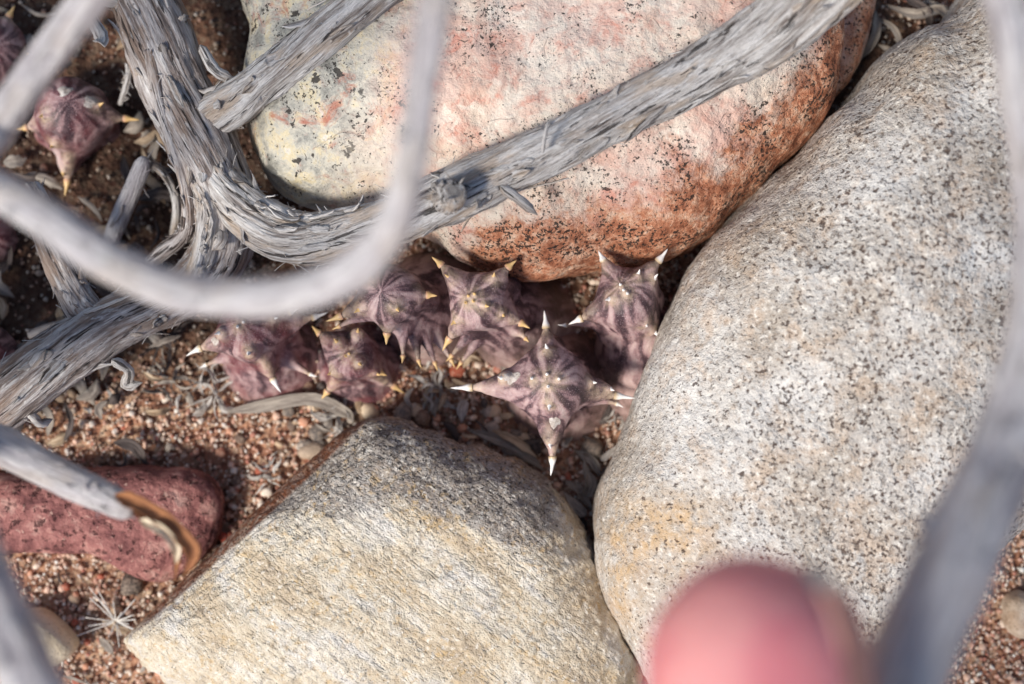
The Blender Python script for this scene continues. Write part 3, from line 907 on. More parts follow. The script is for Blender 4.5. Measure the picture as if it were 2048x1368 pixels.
stem('smallest squat succulent stem with rounded young bulbs and few short teeth', (698, 708, 14), (722, 728, -3), 5.6, 8.0,
     [(623, 655, 11), (644, 797, 6), (772, 752, 9.5), (808, 786, 4),
      (680, 690, 14.5, 'b'), (712, 672, 15, 'b'), (716, 724, 14.5, 'b'), (694, 712, 14.3, 'n'), (700, 708, 14.4, 'n'), (668, 742, 12.5, 'i'), (748, 745, 12.3, 'i')], 'flesh_red', 'spt', seed=5)
stem('wine purple succulent stem with white spine tips beside the grey forked trunk', (486, 648, 15.5), (545, 712, -3), 6.0, 8.8,
     [(372, 707, 11), (597, 616, 13.5), (558, 785, 9.5), (655, 628, 10.5),
      (500, 704, 15.5, 'b'), (452, 668, 14.5, 'b'), (480, 655, 15.6, 'n'), (490, 646, 15.7, 'n'), (545, 640, 14, 'i'),
      (399, 735, 7, 'l'), (633, 756, 7, 'l')], 'flesh_red', 'spw', seed=6, scars=[(433, 682, 13, 9, 8, .2)])
stem('dark wine succulent stem standing apart behind the thick trunk', (140, 215, 6), (160, 290, -14), 8.2, 9.0,
     [(278, 240, 3), (132, 392, 0), (70, 150, 3), (30, 260, 2),
      (100, 235, 6, 'i'), (112, 290, 4.5, 'i'), (122, 340, 2.5, 'i'), (200, 215, 4.5, 'i')], 'flesh_red', 'spt', seed=7, h=.28, scars=[(140, 188, 5, 13, 11, .2), (194, 210, 4, 13, 12, .8)])
stem('dark succulent stem with upright tan teeth under the straight slanting twig', (-14, 95, 3), (-20, 130, -14), 7.5, 8,
     [(28, 12, 2), (60, 110, 0), (-60, 60, 0), (-5, 190, -2)], 'flesh_red', 'spt', seed=8, h=.3)
stem('purple succulent stem with one white point low beside the bark of the trunk', (-28, 715, 6), (-30, 720, -8), 7.0, 7.5,
     [(18, 748, 3), (-20, 640, 4), (-80, 720, 2), (-20, 800, 2)], 'flesh_red', 'spw', seed=9, h=.3)
stem('purple succulent stem with pale points half hidden in dark leaf litter', (-26, 470, 2), (-30, 480, -12), 6.5, 7,
     [(14, 450, 0), (8, 520, -1), (-80, 470, 0), (-25, 400, 0)], 'flesh_red', 'spt', seed=10, h=.3)

# ------------------------------------------------------------------ wood: fibrous tubes
def tube_arrays(path, ds=.4, nv=72, rough=1.0, seed=0, twist=.15, cap=True):
    """path rows: x y z r in mm"""
    path = np.asarray(path, float)
    L = np.linalg.norm(np.diff(path[:, :3], axis=0), axis=1).sum()
    n = max(8, int(L / ds))
    C = catmull(path, n)
    P, R = C[:, :3], np.maximum(C[:, 3], .08)
    T = np.gradient(P, axis=0); T /= np.linalg.norm(T, axis=1)[:, None]
    u = np.cross(T[0], (0.13, .2, 1.0)); u /= np.linalg.norm(u)
    U = np.zeros_like(P)
    for i in range(n):
        u = u - (u @ T[i]) * T[i]; u /= np.linalg.norm(u); U[i] = u
    Vv = np.cross(T, U)
    s = np.concatenate([[0], np.cumsum(np.linalg.norm(np.diff(P, axis=0), axis=1))])
    th = np.linspace(0, 2 * math.pi, nv, endpoint=False)
    TH = th[None] + twist * s[:, None] * .12
    Sg = np.repeat(s[:, None], nv, 1)
    rr = np.repeat(R[:, None], nv, 1)
    # noise on a cylinder so there is no seam
    q = np.stack([Sg, np.cos(TH) * rr, np.sin(TH) * rr], -1).reshape(-1, 3)
    lump = fbm(q * np.array([.5, 1, 1]), .14, 3, seed=seed).reshape(n, nv)
    rid = fbm(q * np.array([.13, 1, 1]), .55, 4, .55, seed + 1, True).reshape(n, nv)
    fin = fbm(q * np.array([.2, 1, 1]), 1.5, 3, .6, seed + 2).reshape(n, nv)
    step = sstep(.0, .16, fbm(q * np.array([.16, .9, .9]), .30, 3, .5, seed + 3)).reshape(n, nv)
    sc = np.minimum(1, rr / 3.0)
    rad = rr * (1 + .13 * lump) + rough * sc * (.42 * rid + .22 * fin + .38 * step - .2)
    rad = np.maximum(rad, rr * .45)
    V = P[:, None] + rad[..., None] * (np.cos(th)[None, :, None] * U[:, None] + np.sin(th)[None, :, None] * Vv[:, None])
    V = V.reshape(-1, 3)
    F = grid_faces(n, nv)
    fib = q.copy(); fib[:, 0] += seed * 37
    if cap:
        k = np.arange(0, nv, 2)
        V = np.vstack([V, P[:1] + T[0] * -.05, P[-1:]])
        fib = np.vstack([fib, [[0, 0, 0]], [[s[-1], 0, 0]]])
        nn = n * nv
        F = np.vstack([F, np.stack([np.full(len(k), nn), (k + 2) % nv, (k + 1) % nv, k], -1),
                       np.stack([np.full(len(k), nn + 1), nn - nv + k, nn - nv + (k + 1) % nv, nn - nv + (k + 2) % nv], -1)])
    return V, F, fib, (P, T, U, Vv, R)

def wpath(pts):
    """rows px py z width_px -> mm path with radius"""
    return np.array([[*W(a, b, z), pxr(w, z) / 2] for a, b, z, w in pts])

def strip_mesh(C, width, normal, curl, thick=.14, nw=7, taper=(.25, .9), seed=0):
    """a thin curved strip with thickness along centre line C (mm)"""
    n = len(C)
    T = np.gradient(C, axis=0); T /= np.linalg.norm(T, axis=1)[:, None] + 1e-9
    side = np.cross(T, normal); side /= np.linalg.norm(side, axis=1)[:, None] + 1e-9
    nn = np.cross(side, T)
    s = np.linspace(0, 1, n)
    w = width * np.minimum(1, np.minimum(s / taper[0] + .12, (1 - s) / (1 - taper[1] + 1e-6) * .9 + .06))
    a = np.linspace(-1, 1, nw)
    jag = 1 + .25 * perlin(np.stack([s * 9 + seed, np.full(n, seed * .7), np.zeros(n)], -1))
    X = C[:, None] + side[:, None] * (a[None, :, None] * (w * jag)[:, None, None] / 2) + nn[:, None] * ((a ** 2)[None, :, None] * curl * w[:, None, None])
    X = X + nn[:, None] * (fbm(X.reshape(-1, 3), .8, 2, seed=seed).reshape(n, nw, 1) * .12 * width)
    up = (X + nn[:, None] * thick / 2).reshape(-1, 3); dn = (X - nn[:, None] * thick / 2).reshape(-1, 3)
    V = np.vstack([up, dn])
    G = grid_faces(n, nw, False); m = n * nw
    F = [G, G[:, ::-1] + m]
    r = np.arange(n - 1)
    F.append(np.stack([r * nw, (r + 1) * nw, (r + 1) * nw + m, r * nw + m], -1))
    F.append(np.stack([r * nw + nw - 1, r * nw + nw - 1 + m, (r + 1) * nw + nw - 1 + m, (r + 1) * nw + nw - 1], -1))
    c = np.arange(nw - 1)
    F.append(np.stack([c, c + m, c + 1 + m, c + 1], -1)); e = (n - 1) * nw
    F.append(np.stack([e + c, e + c + 1, e + c + 1 + m, e + c + m], -1))
    L = np.linalg.norm(np.diff(C, axis=0), axis=1).sum()
    fib = np.stack([np.repeat(s[:, None] * L, nw, 1), np.repeat(a[None] * width / 2, n, 0), np.full((n, nw), seed * 3.1)], -1).reshape(-1, 3)
    return V, np.vstack(F), np.vstack([fib, fib])

def flakes(root, foot, fr, n, mat, seed, lo=2.0, hi=7.0, rng_s=(0.02, .98)):
    """slivers of bark lifting from a branch"""
    P, T, U, Vv, R = fr
    r = np.random.default_rng(900 + seed)
    for j in range(n):
        i = int(r.uniform(*rng_s) * (len(P) - 1))
        a = r.uniform(0, 2 * math.pi)
        nd = math.cos(a) * U[i] + math.sin(a) * Vv[i]
        if nd[2] < -.35: nd = -nd
        L = r.uniform(lo, hi) * min(1, .35 + R[i] / 5)
        sgn = 1 if r.uniform() < .5 else -1
        s = np.linspace(0, 1, 12)
        lift = r.uniform(.3, 1.5) * min(1, R[i] / 3)
        dirv = T[i] * sgn + np.cross(T[i], nd) * r.uniform(-.25, .25)
        C = P[i] + nd * (R[i] * 1.0 + .1) + np.outer(s * L, dirv) + np.outer(s ** 2.2 * lift, nd) + np.outer(np.sin(s * 5 + r.uniform(0, 6)) * .12, nd)
        # follow the curve of the branch under it
        jj = np.clip(i + (sgn * s * L / .4).astype(int), 0, len(P) - 1)
        C = C - (P[i] + np.outer(s * L, T[i] * sgn)) + P[jj]
        V, F, fib = strip_mesh(C, r.uniform(.5, 1.7) * min(1, .3 + R[i] / 4), nd, r.uniform(-.35, .1), .16, 5, (.15, .75), seed * 50 + j)
        link('bark_flake', mesh_from('bark_flake', V - foot, F, True, None, fib), mat, root)

def fuzz(root, foot, fr, n, mat, seed):
    """hair-thin torn fibres, joined"""
    P, T, U, Vv, R = fr
    r = np.random.default_rng(500 + seed)
    VV, FF, BB = [], [], []
    off = 0
    for j in range(n):
        i = int(r.uniform(.01, .99) * (len(P) - 1)); a = r.uniform(0, 2 * math.pi)
        nd = math.cos(a) * U[i] + math.sin(a) * Vv[i]
        L = r.uniform(.6, 2.4) * min(1, .4 + R[i] / 5); s = np.linspace(0, 1, 5)
        d = T[i] * (1 if r.uniform() < .5 else -1) + .3 * r.normal(size=3)
        C = P[i] + nd * (R[i] * .98) + np.outer(s * L, d) + np.outer(s ** 1.6 * r.uniform(.1, .9), nd)
        V, F, fib = strip_mesh(C, r.uniform(.12, .4), nd, 0, .08, 2, (.1, .5), j)
        VV.append(V); FF.append(F + off); BB.append(fib); off += len(V)
    o = link('bark_fibres', mesh_from('bark_fibres', np.vstack(VV) - foot, np.vstack(FF), True, None, np.vstack(BB)), mat, root)
    tag(o, kind='stuff')

def limb(root, foot, name, pts, mat, seed, nfl=0, nfz=0, ds=.38, nv=80, rough=1.0, twist=.15, flake_mat=None, **kw):
    V, F, fib, fr = tube_arrays(wpath(pts), ds, nv, rough, seed, twist)
    o = link(name, mesh_from(name, V - foot, F, True, None, fib), mat, root)
    if nfl: flakes(o if False else root, foot, fr, nfl, flake_mat or mat, seed, **kw)
    if nfz: fuzz(root, foot, fr, nfz, flake_mat or mat, seed)
    return o, fr

foot = W(300, -60, 10)
br = thing('dead_shrub', 'thick forked dead grey shrub trunk with peeling fibrous bark', 'dead shrub', foot)
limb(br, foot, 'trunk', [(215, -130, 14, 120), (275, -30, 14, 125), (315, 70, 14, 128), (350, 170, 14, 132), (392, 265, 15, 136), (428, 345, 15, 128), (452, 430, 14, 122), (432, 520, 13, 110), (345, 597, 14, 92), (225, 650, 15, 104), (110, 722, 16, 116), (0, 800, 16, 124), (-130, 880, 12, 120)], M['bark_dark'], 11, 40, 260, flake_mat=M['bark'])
limb(br, foot, 'branch', [(372, 305, 9.5, 60), (400, 258, 13, 92), (440, 222, 16, 96), (490, 192, 18.5, 86), (560, 138, 21, 78), (660, 58, 24, 84), (770, -28, 26, 86), (900, -130, 28, 80)], M['bark'], 12, 22, 160)
limb(br, foot, 'branch', [(400, 290, 15, 60), (455, 372, 17, 84), (520, 440, 19, 98), (600, 478, 21, 104), (700, 468, 24, 96), (800, 436, 27, 92), (930, 378, 29, 100), (1080, 312, 30.5, 98), (1230, 236, 31.5, 94), (1400, 146, 33, 100), (1530, 66, 36, 124), (1640, -20, 40, 128), (1800, -150, 44, 110)], M['bark'], 13, 48, 330, nv=96)
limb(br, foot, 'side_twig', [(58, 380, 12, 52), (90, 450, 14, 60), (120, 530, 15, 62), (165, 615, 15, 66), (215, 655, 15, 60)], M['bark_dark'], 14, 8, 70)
limb(br, foot, 'bark_strand', [(372, 330, 17, 30), (412, 400, 18.5, 38), (415, 470, 18, 44), (395, 540, 17.5, 40), (355, 590, 17, 28)], M['bark'], 15, 10, 50, nv=36)
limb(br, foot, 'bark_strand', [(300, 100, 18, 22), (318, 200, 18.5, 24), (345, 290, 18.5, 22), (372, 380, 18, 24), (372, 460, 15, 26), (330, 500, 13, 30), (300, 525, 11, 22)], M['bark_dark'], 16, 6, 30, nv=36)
limb(br, foot, 'branch', [(285, 20, 14, 60), (240, -10, 16, 58), (190, -30, 17, 60), (80, -100, 12, 50)], M['bark'], 17, 6, 30, nv=48)
# broken stub pointing up from the long branch
limb(br, foot, 'broken_stub', [(890, 398, 29, 66), (896, 393, 33, 62), (902, 388, 36, 58), (906, 385, 38, 50), (908, 384, 38.6, 24)], M['bark'], 18, 5, 20, nv=40, lo=1.2, hi=2.5)
for j, (pts, w) in enumerate([([(1085, 305, 36), (1088, 285, 37), (1096, 240, 38)], 7), ([(1000, 372, 33), (1040, 400, 32), (1075, 430, 30)], 18), ([(225, 720, 20), (255, 745, 17), (250, 770, 15), (285, 765, 15)], 24),
                              ([(440, 460, 20), (440, 480, 21), (425, 500, 20)], 26), ([(400, 90, 19), (430, 140, 20), (470, 160, 19)], 22), ([(170, 20, 19), (200, 70, 19), (195, 85, 20)], 30), ([(60, 830, 19), (80, 846, 17), (105, 838, 15)], 18), ([(640, 55, 27), (655, 85, 25), (650, 112, 25)], 18)]):
    C = catmull([W(*p) for p in pts], 16)
    V, F, fib = strip_mesh(C, pxr(w, 20), np.array((0, 0, 1.0)), -.3, .2, 5, (.1, .8), 300 + j)
    link('bark_curl', mesh_from('bark_curl', V - foot, F, True, None, fib), M['bark'], br)

def twig(label, pts, seed, nfl=4, nfz=40, rough=.6, name='twig', mat='twig', nv=56):
    f = W(*pts[0][:3])
    r = thing(name, label, 'twig', f, 'bare silver grey twigs over the stones')
    limb(r, f, 'stem', pts, M[mat], seed, nfl, nfz, .5, nv, rough)
    return r, f

twig('straight silver twig slanting over the dark wine stem', [(-420, 900, 0, 70), (-240, 600, 40, 70), (-70, 345, 78, 74), (0, 245, 80, 74), (95, 110, 82, 72), (185, -10, 86, 74), (300, -160, 92, 70), (480, -420, 95, 60)], 31)
twig('long curved silver twig looping across the forked trunk and bending back over the quartz rock', [(-520, 60, 0, 80), (-280, 210, 50, 76), (-60, 345, 84, 76), (0, 382, 88, 78), (100, 440, 90, 80), (215, 520, 92, 78), (340, 577, 94, 78), (480, 597, 96, 76), (615, 582, 99, 78), (715, 535, 102, 82), (785, 455, 105, 76), (820, 330, 108, 70), (840, 180, 111, 68), (862, 40, 114, 66), (900, -140, 117, 64), (940, -350, 120, 56)], 32, 8, 70)
r3, f3 = twig('broken silver twig ending in torn orange bark over the red stone', [(-460, 700, 0, 70), (-260, 770, 36, 68), (-90, 850, 50, 72), (0, 890, 52, 74), (110, 948, 53, 70), (190, 985, 54, 64), (246, 1012, 55, 54), (268, 1022, 55, 30)], 33)
for nm, mt, pts, w in [('torn_bark', 'orange', [(230, 990, 57), (290, 1015, 57), (350, 1060, 57), (385, 1105, 56), (368, 1150, 54)], 34), ('torn_bark', 'orange', [(245, 1005, 55), (300, 1040, 55), (350, 1090, 55), (350, 1160, 53)], 20), ('pith', 'pith', [(280, 1040, 57), (325, 1062, 58), (350, 1095, 57), (352, 1125, 55)], 20)]:
    C = catmull([W(*p) for p in pts], 20)
    V, F, fib = strip_mesh(C, pxr(w, 64), np.array((0.3, .2, 1.0)), .35, .35, 7, (.1, .7), len(nm) + w)
    link(nm, mesh_from(nm, V - f3, F, True, None, fib), M[mt], r3)
twig('short thick silver twig rising over the small cream stone', [(-300, 700, 0, 110), (-120, 960, 70, 112), (-50, 1120, 104, 116), (10, 1250, 108, 118), (75, 1390, 110, 116), (105, 1450, 110, 112), (112, 1465, 110, 60)], 34)
twig('thick grey twig hanging over the grey boulder and held aside by a finger', [(1900, -420, 80, 80), (1975, -150, 88, 96), (2020, 30, 92, 92), (2046, 220, 95, 78), (2062, 420, 98, 70), (2066, 600, 102, 84), (2046, 760, 105, 104), (2000, 910, 108, 130), (1945, 1040, 112, 150), (1880, 1190, 116, 158), (1812, 1350, 119, 165), (1730, 1550, 122, 165), (1600, 1900, 118, 140), (1500, 2400, 60, 120)], 35, 8, 60)

# ------------------------------------------------------------------ small things on the gravel
def leaf(label, pts, w, mat, seed, curl=.3, name='dry_leaf', cat='dry leaf', group='dry leaf scraps on the gravel', taper=(.3, .75), thick=.16):
    C = catmull([W(*p) for p in pts], 18)
    V, F, fib = strip_mesh(C, w, np.array((random.uniform(-.3, .3), random.uniform(-.3, .3), 1.0)), curl, thick, 7, taper, seed)
    f = C[0].copy(); f[2] = V[:, 2].min()
    o = link(name, mesh_from(name, V - f, F, True, None, fib), M[mat], None, f)
    return tag(o, label, cat, group)

def g_at(px, py, dz=.6):
    p = W(px, py, 0); return gh(p[0], p[1]) + dz
def gpts(l, dz=.8, arch=.6):
    n = len(l)
    return [(x, y, g_at(x, y, dz) + arch * math.sin(math.pi * i / max(1, n - 1))) for i, (x, y) in enumerate(l)]

leaf('long curved grey dry leaf lying on gravel below the wine purple stem', gpts([(440, 826), (520, 812), (620, 796), (690, 822), (706, 840)], 1.2, 1.0), 2.0, 'lf_grey', 1, .3, group=None)
leaf('brown grey leaf strip tucked against the top edge of the tan stone', gpts([(935, 858), (1000, 880), (1050, 908), (1088, 940)], 1.0), 1.9, 'lf_grey', 2, .2, group=None)
leaf('pale leaf strip half under the star-shaped stem', gpts([(985, 860), (1030, 880), (1075, 915)], 1.8), 1.2, 'lf_tan', 3, .25, group=None)
for j, l in enumerate([[(1165, 870), (1190, 890), (1210, 915)], [(1150, 900), (1185, 920), (1200, 950)], [(1120, 1010), (1150, 1030), (1175, 1060)], [(1185, 1020), (1160, 985), (1150, 960)], [(1225, 1020), (1205, 1060), (1195, 1110)], [(1130, 960), (1150, 975), (1190, 985)]]):
    leaf('small dark grey leaf scrap in the gap between tan stone and grey boulder', gpts(l, .9, .5), random.uniform(1.0, 2.2), ['lf_dark', 'lf_grey'][j % 2], 10 + j, .3, group='leaf scraps between the two stones')
for j, l in enumerate([[(1740, 30), (1790, 60), (1800, 120), (1770, 170)], [(1770, 10), (1830, 30), (1880, 20), (1910, 45)], [(1700, 215), (1760, 150), (1800, 120), (1850, 60)], [(1755, 90), (1790, 100), (1820, 80)], [(1720, 120), (1750, 70), (1752, 20)], [(1800, -10), (1850, 20), (1860, 60)], [(1690, 260), (1720, 200), (1770, 160)], [(1850, 0), (1890, 30), (1900, 70)]]):
    leaf('curled grey leaf strip in the dark gap between rose stone and grey boulder', gpts(l, 1.4, 1.6), random.uniform(.8, 1.7), ['lf_grey', 'lf_dark'][j % 3 == 2], 30 + j, .35, group='leaf strips in the dark gap')
LAND = [(150, 260, 'the dark wine stem standing apart'), (20, 60, 'the upright tan-toothed stem'), (250, 400, 'the short cut grey twig'), (110, 540, 'the side twig of the trunk'), (330, 470, 'the hanging bark strand'), (60, 780, 'the lower trunk bark'),
        (10, 480, 'the half hidden stem with pale points'), (320, 60, 'the upper trunk'), (260, 740, 'the curled bark below the trunk'), (180, 1020, 'the red stone'), (70, 1280, 'the cream stone'), (232, 1243, 'the bristly seed tuft'), (560, 815, 'the long curved grey leaf'),
        (868, 785, 'the white fibre tuft'), (675, 838, 'the heap of bleached fibres'), (530, 950, 'the pale fibres by the red stone'), (1186, 896, 'the dark crumbly clod'), (1000, 880, 'the brown grey leaf strip'), (620, 905, 'the flat grey-brown chip'), (1205, 1100, 'the blue-grey chip'), (420, 1130, 'the brown edge of the tan stone')]
def near_land(px, py): return min(LAND, key=lambda l: (l[0] - px) ** 2 + (l[1] - py) ** 2)[2]
# grey and dark scraps in the litter left of the trunk
rr = np.random.default_rng(77)
k = 0
while k < 120:
    px, py = rr.uniform(-30, 420), rr.uniform(20, 900)
    if py > 620 + .0 and px > 330: continue
    if 60 < px < 250 and 140 < py < 400: continue
    a = rr.uniform(0, 6.28); L = rr.uniform(30, 95); b = rr.uniform(-.9, .9)
    l = [(px, py), (px + L * .5 * math.cos(a), py + L * .5 * math.sin(a)), (px + L * (.5 * math.cos(a) + .5 * math.cos(a + b)), py + L * (.5 * math.sin(a) + .5 * math.sin(a + b)))]
    mt = ['lf_dark', 'lf_grey', 'lf_dark', 'lf_grey', 'lf_tan'][k % 5]
    col = {'lf_dark': 'blackish', 'lf_grey': 'grey', 'lf_tan': 'tan'}[mt]
    wl = rr.uniform(.5, 2.2)
    leaf('%s %s leaf scrap in dark litter near %s' % ('broad' if wl > 1.5 else 'narrow' if wl < .95 else 'curled', col, near_land(px, py)), gpts(l, rr.uniform(.8, 2.6), rr.uniform(.2, 1.6)), wl, mt, 100 + k, rr.uniform(-.3, .4), group='leaf scraps in the dark litter')
    k += 1
# bleached fibres and scraps on the open gravel
k = 0
while k < 40:
    px, py = rr.uniform(150, 980), rr.uniform(730, 920)
    if rr.uniform() < .3: px, py = rr.uniform(0, 300), rr.uniform(1130, 1368)
    p = W(px, py, 0)
    if not rock_clear(p[None, 0], p[None, 1], 1.02)[0]: continue
    a = rr.uniform(0, 6.28); L = rr.uniform(18, 60); b = rr.uniform(-1.6, 1.6)
    l = [(px, py), (px + L * .5 * math.cos(a), py + L * .5 * math.sin(a)), (px + L * (.5 * math.cos(a) + .5 * math.cos(a + b)), py + L * (.5 * math.sin(a) + .5 * math.sin(a + b)))]
    mt = ['lf_white', 'lf_grey', 'lf_dark', 'lf_tan'][k % 4]
    col = {'lf_dark': 'dark', 'lf_grey': 'grey', 'lf_tan': 'tan', 'lf_white': 'bleached white'}[mt]
    leaf('tiny %s leaf scrap on gravel near %s' % (col, near_land(px, py)), gpts(l, rr.uniform(.7, 1.4), rr.uniform(.2, 1.0)), rr.uniform(.35, 1.3), mt, 200 + k, rr.uniform(-.3, .4), group='leaf scraps on the open gravel')
    k += 1

k = 0
while k < 26:
    px, py = rr.uniform(640, 1240), rr.uniform(740, 1080)
    p = W(px, py, 0)
    if not rock_clear(p[None, 0], p[None, 1], 1.0)[0]: continue
    a = rr.uniform(0, 6.28); L = rr.uniform(28, 70); b = rr.uniform(-.8, .8)
    l = [(px, py), (px + L * .5 * math.cos(a), py + L * .5 * math.sin(a)), (px + L * (.5 * math.cos(a) + .5 * math.cos(a + b)), py + L * (.5 * math.sin(a) + .5 * math.sin(a + b)))]
    mt = ['lf_grey', 'lf_tan', 'lf_dark', 'lf_grey', 'lf_white'][k % 5]
    col = {'lf_dark': 'dark', 'lf_grey': 'grey', 'lf_tan': 'tan', 'lf_white': 'bleached white'}[mt]
    leaf('broken %s leaf piece on gravel near %s' % (col, near_land(px, py)), gpts(l, rr.uniform(.9, 1.6), rr.uniform(.2, .8)), rr.uniform(.7, 2.0), mt, 400 + k, rr.uniform(-.2, .35), group='leaf pieces around the star-shaped stem', taper=(.12, .6))
    k += 1

# tufts of curled bleached fibres
def tuft(label, px, py, rpx, n, seed, mat='lf_white'):
    r = np.random.default_rng(seed)
    z0 = g_at(px, py, .5); f = W(px, py, z0)
    root = thing('fibre_tuft', label, 'plant fibres', f, None)
    for j in range(n):
        a = r.uniform(0, 6.28); q = r.uniform(0, .6) * rpx
        x, y = px + q * math.cos(a), py + q * math.sin(a)
        pts = []
        a2 = r.uniform(0, 6.28); z = z0 + r.uniform(.2, 1.6)
        for i in range(5):
            pts.append(W(x, y, z)); x += rpx * .28 * math.cos(a2); y += rpx * .28 * math.sin(a2); a2 += r.uniform(-.7, .8); z += r.uniform(-.5, .5)
        V, F, fib = strip_mesh(catmull(pts, 14), r.uniform(.14, .8), np.array((r.normal() * .6, r.normal() * .6, 1.0)), .3, .1, 4, (.3, .5), seed + j)
        link('fibre', mesh_from('fibre', V - f, F, True, None, fib), M[mat], root)
tuft('tuft of curled white fibres on gravel under the slender toothed stem', 868, 785, 42, 16, 1)
tuft('small heap of bleached fibres between grey leaf and tan stone', 675, 838, 46, 14, 2)
tuft('bleached curly fibres at the foot of the wine purple stem', 420, 772, 50, 16, 3)
tuft('bleached curly fibres below the lower bark of the forked trunk', 330, 760, 45, 13, 4, 'lf_grey')
tuft('thin white fibres between the star-shaped stem and the grey boulder', 1238, 830, 30, 12, 5)
tuft('pale curled fibres on open gravel right of the red stone', 530, 950, 34, 9, 6)
tuft('dark shredded fibres in the litter beside the cut grey twig', 330, 690, 60, 14, 7, 'lf_dark')

# short twig pieces on the litter
def piece(label, pts, seed, mat='bark', nv=36):
    f = W(*pts[0][:3])
    r = thing('twig_piece', label, 'twig', f, None)
    limb(r, f, 'stem', pts, M[mat], seed, 2, 12, .4, nv, .45)
piece('short cut grey twig with rounded end lying in dark litter', [(288, 322, 9, 20), (284, 332, 9, 34), (262, 385, 6, 36), (236, 445, 2, 36), (212, 505, -2, 34)], 51, 'twig')
piece('thin bent grey twig arching beside the short cut twig', [(292, 322, 8, 12), (325, 345, 8.5, 16), (348, 385, 8, 16), (352, 430, 6, 16), (345, 470, 3, 14)], 52, 'bark', 24)
piece('thin grey twig leaning in litter behind the trunk', [(262, 130, 6, 12), (252, 175, 5, 14), (240, 208, 3, 10)], 53, 'bark', 24)
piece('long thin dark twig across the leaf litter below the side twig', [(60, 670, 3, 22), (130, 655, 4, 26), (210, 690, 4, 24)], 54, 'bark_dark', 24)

# bristly seed tuft
f = W(232, 1243, g_at(232, 1243, 1.2))
root = thing('seed_tuft', 'tuft of radiating white bristles on gravel beside the tan stone', 'seed head', f)
rb = np.random.default_rng(5)
for j in range(22):
    a = j * 2.399 + rb.uniform(-.3, .3)
    L = rb.uniform(22, 62) if j > 3 else rb.uniform(70, 92)
    if j <= 3: a = math.radians([232, 222, 240, 160][j])
    pts = [(232, 1243, f[2]), (232 + .5 * L * math.cos(a), 1243 + .5 * L * math.sin(a), f[2] + 1.4), (232 + L * math.cos(a), 1243 + L * math.sin(a), f[2] + rb.uniform(1.4, 3))]
    V, F, fib, _ = tube_arrays(np.array([[*W(*p), r_] for p, r_ in zip(pts, (.13, .09, .03))]), .5, 6, 0, j)
    link('bristle', mesh_from('bristle', V - f, F, True, None, fib), M['bristle'], root)
sv, sf = ico2()
link('seed', mesh_from('seed', sv * np.array([.7, .45, .4]), sf, True, None, sv), M['lf_tan'], root)

# single pebbles and chips that stand out from the gravel
def pebble(label, px, py, w, colour, seed, dz=.5, group=None, flat=.7):
    r = np.random.default_rng(seed)
    v, fc = ico2()
    n1 = fbm(v, 1.3, 3, seed=seed * .37)
    v = v * (1 + .55 * n1[:, None]) * np.array([1, r.uniform(.6, .9), flat])
    c_, s_ = math.cos(seed), math.sin(seed)
    v = v @ np.array([[c_, -s_, 0], [s_, c_, 0], [0, 0, 1]])
    z = g_at(px, py, dz)
    v = v * pxr(w, z) / 2
    base = W(px, py, z + v[:, 2].min())
    v = v - np.array([0, 0, v[:, 2].min()])
    cols = np.tile(np.array(colour), (len(v), 1)) * (1 + .25 * n1[:, None])
    o = link('pebble', mesh_from('pebble', v, fc, True, None, None, np.clip(cols, 0, .9)), M['grain'], None, base)
    tag(o, label, 'pebble', group)
pebble('angular buff chip touching the top corner of the tan stone', 738, 822, 44, srgb(206, 186, 158), 1)
pebble('dark grey flat chip beside the buff chip above the tan stone', 808, 828, 56, srgb(112, 104, 100), 2)
pebble('flat grey-brown chip standing against the upper left of the tan stone', 628, 900, 62, srgb(172, 152, 132), 3)
pebble('dark crumbly clod in the gap beside the lowest point of the star-shaped stem', 1186, 896, 46, srgb(104, 96, 90), 4, 1.2)
pebble('black clod under the lower edge of the red stone', 268, 1165, 52, srgb(70, 62, 58), 5)
pebble('rusty red crumb under the slender teeth of the dusky stem', 915, 742, 34, srgb(170, 76, 48), 6)
pebble('bright red pebble between red stone and tan stone', 448, 1073, 26, srgb(196, 74, 52), 7)
pebble('blue-grey chip deep between tan stone and grey boulder', 1205, 1080, 52, srgb(106, 108, 116), 8, .2)
pebble('blue-grey flake deep in the lower gap by the grey boulder', 1222, 1215, 60, srgb(112, 114, 124), 9, .2)
for k in range(400):
    px, py = rr.uniform(560, 1230), rr.uniform(760, 1090)
    p = W(px, py, 0)
    if not rock_clear(p[None, 0], p[None, 1], 1.0)[0] or k > 60: continue
    nm, c = [('grey', srgb(150, 142, 134)), ('buff', srgb(204, 180, 152)), ('brown', srgb(128, 98, 80)), ('dark grey', srgb(98, 92, 88))][k % 4]
    pebble('flat angular %s chip near %s' % (nm, near_land(px, py)), px, py, rr.uniform(22, 44), c, 160 + k, .6, 'flat chips around the star-shaped stem', .45)
kinds = [('orange', srgb(210, 150, 120)), ('tan', srgb(206, 178, 146)), ('white', srgb(232, 220, 204)), ('rust red', srgb(168, 80, 56)), ('dark brown', srgb(98, 78, 68))]
k = 0
while k < 75:
    px, py = rr.uniform(0, 1230), rr.uniform(760, 1368)
    p = W(px, py, 0)
    if not rock_clear(p[None, 0], p[None, 1], 1.03)[0]: continue
    nm, c = kinds[k % 5]
    pebble('small %s pebble loose on the gravel near %s' % (nm, near_land(px, py)), px, py, rr.uniform(14, 25), c, 60 + k, .45, 'small pebbles loose on the gravel')
    k += 1

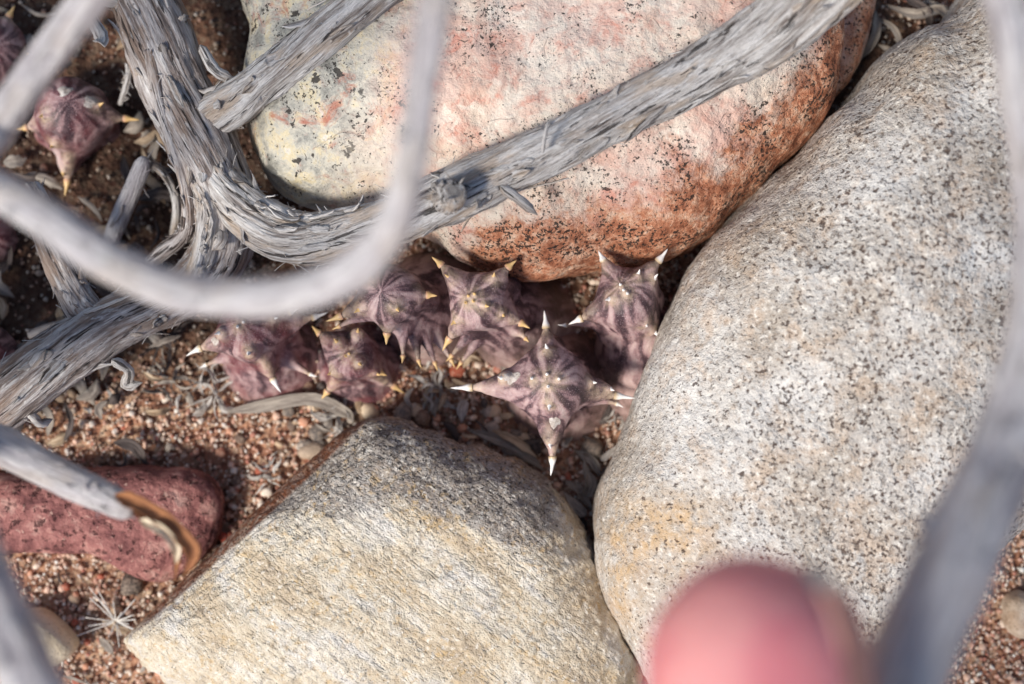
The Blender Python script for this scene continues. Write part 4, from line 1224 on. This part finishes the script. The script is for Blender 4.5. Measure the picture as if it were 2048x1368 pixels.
# ------------------------------------------------------------------ hand: one finger holds the twig aside
def hand():
    tip = np.array((18.5, -24.6, 126.0))
    fd = Field((2, -345, 78), (118, -6, 176), 1.0)
    J = [tip, (20.5, -47, 132), (25, -73, 140), (34, -110, 142)]
    fd.cone(J[0], J[1], 8.5, 8.7, 2); fd.cone(J[1], J[2], 8.6, 9.4, 2); fd.cone(J[2], J[3], 9.4, 11, 3)
    wrist = np.array((66, -205, 128.0))
    for m, pip, dip, tp, r in [((50, -116, 144), (56, -80, 126), (58, -92, 106), (58, -112, 104), 9.3), ((66, -120, 140), (74, -88, 120), (75, -100, 101), (74, -118, 101), 8.8), ((80, -126, 134), (89, -100, 116), (90, -111, 100), (88, -126, 101), 7.8)]:
        fd.cone(m, pip, r + 1.2, r, 2); fd.cone(pip, dip, r, r * .93, 1.5); fd.cone(dip, tp, r * .93, r * .84, 1.5)
        fd.cone(m, wrist, 12, 15, 9)
    fd.cone(J[3], wrist, 12, 16, 9)
    fd.cone((48, -178, 122), (26, -140, 112), 15, 11.5, 7); fd.cone((26, -140, 112), (22, -112, 112), 10.5, 9.4, 3); fd.cone((22, -112, 112), (30, -92, 114), 9.4, 8, 2)
    fd.cone(wrist, (90, -330, 112), 20, 25, 9)
    V, F = fd.nets()
    V = relax(V, F, 4)
    V += vnormals(V, F) * (fbm(V, .12, 3, seed=81) * .35)[:, None]
    kn = np.zeros(len(V))
    for j in J[1:]: kn = np.maximum(kn, np.exp(-(np.linalg.norm(V - np.array(j), axis=1) / 12) ** 2))
    foot = np.array((90, -330, 112.0))
    root = thing('person', 'bare hand with one pink fingertip pushing a grey twig aside', 'person', foot)
    link('hand', mesh_from('hand', V - foot, F, True, {'knuckle': kn}), M['skin'], root)
    # nail wrapped on the far side of the fingertip
    ax = (np.array(J[0]) - np.array(J[1])); ax /= np.linalg.norm(ax)
    nd = np.array((.97, 0, .05)); nd -= (nd @ ax) * ax; nd /= np.linalg.norm(nd)
    sd = np.cross(ax, nd)
    nu, nv = 22, 15
    us = np.linspace(-10.5, 7.2, nu); vs = np.linspace(-1, 1, nv)
    P = []; Hh = []
    for u_ in us:
        w = math.radians(50) * min(1, .62 + .38 * (u_ + 10.5) / 4)
        rr_ = 8.62 if u_ < 0 else math.sqrt(max(8.62 ** 2 - (u_ * .93) ** 2, 4)) + .1
        for v_ in vs:
            P.append(np.array(J[0]) + ax * (u_ - .9 * v_ * v_ * (u_ > 5)) + rr_ * (math.cos(w * v_) * nd + math.sin(w * v_) * sd)); Hh.append((u_ + 10.5) / 17.7)
    P = np.array(P); Q = P - np.repeat(np.tile(nd, (1, 1)), len(P), 0) * .5
    G = grid_faces(nu, nv, False); m = nu * nv
    VV = np.vstack([P, Q]); FF = [G, G[:, ::-1] + m]
    edge = list(range(nv)) + [i * nv + nv - 1 for i in range(1, nu)] + [(nu - 1) * nv + j for j in range(nv - 2, -1, -1)] + [i * nv for i in range(nu - 2, 0, -1)]
    e = np.array(edge); e2 = np.roll(e, -1)
    FF.append(np.stack([e, e2, e2 + m, e + m], -1))
    link('fingernail', mesh_from('fingernail', VV - foot, np.vstack(FF), True, {'h': np.array(Hh + Hh)}), M['nail'], root)
hand()
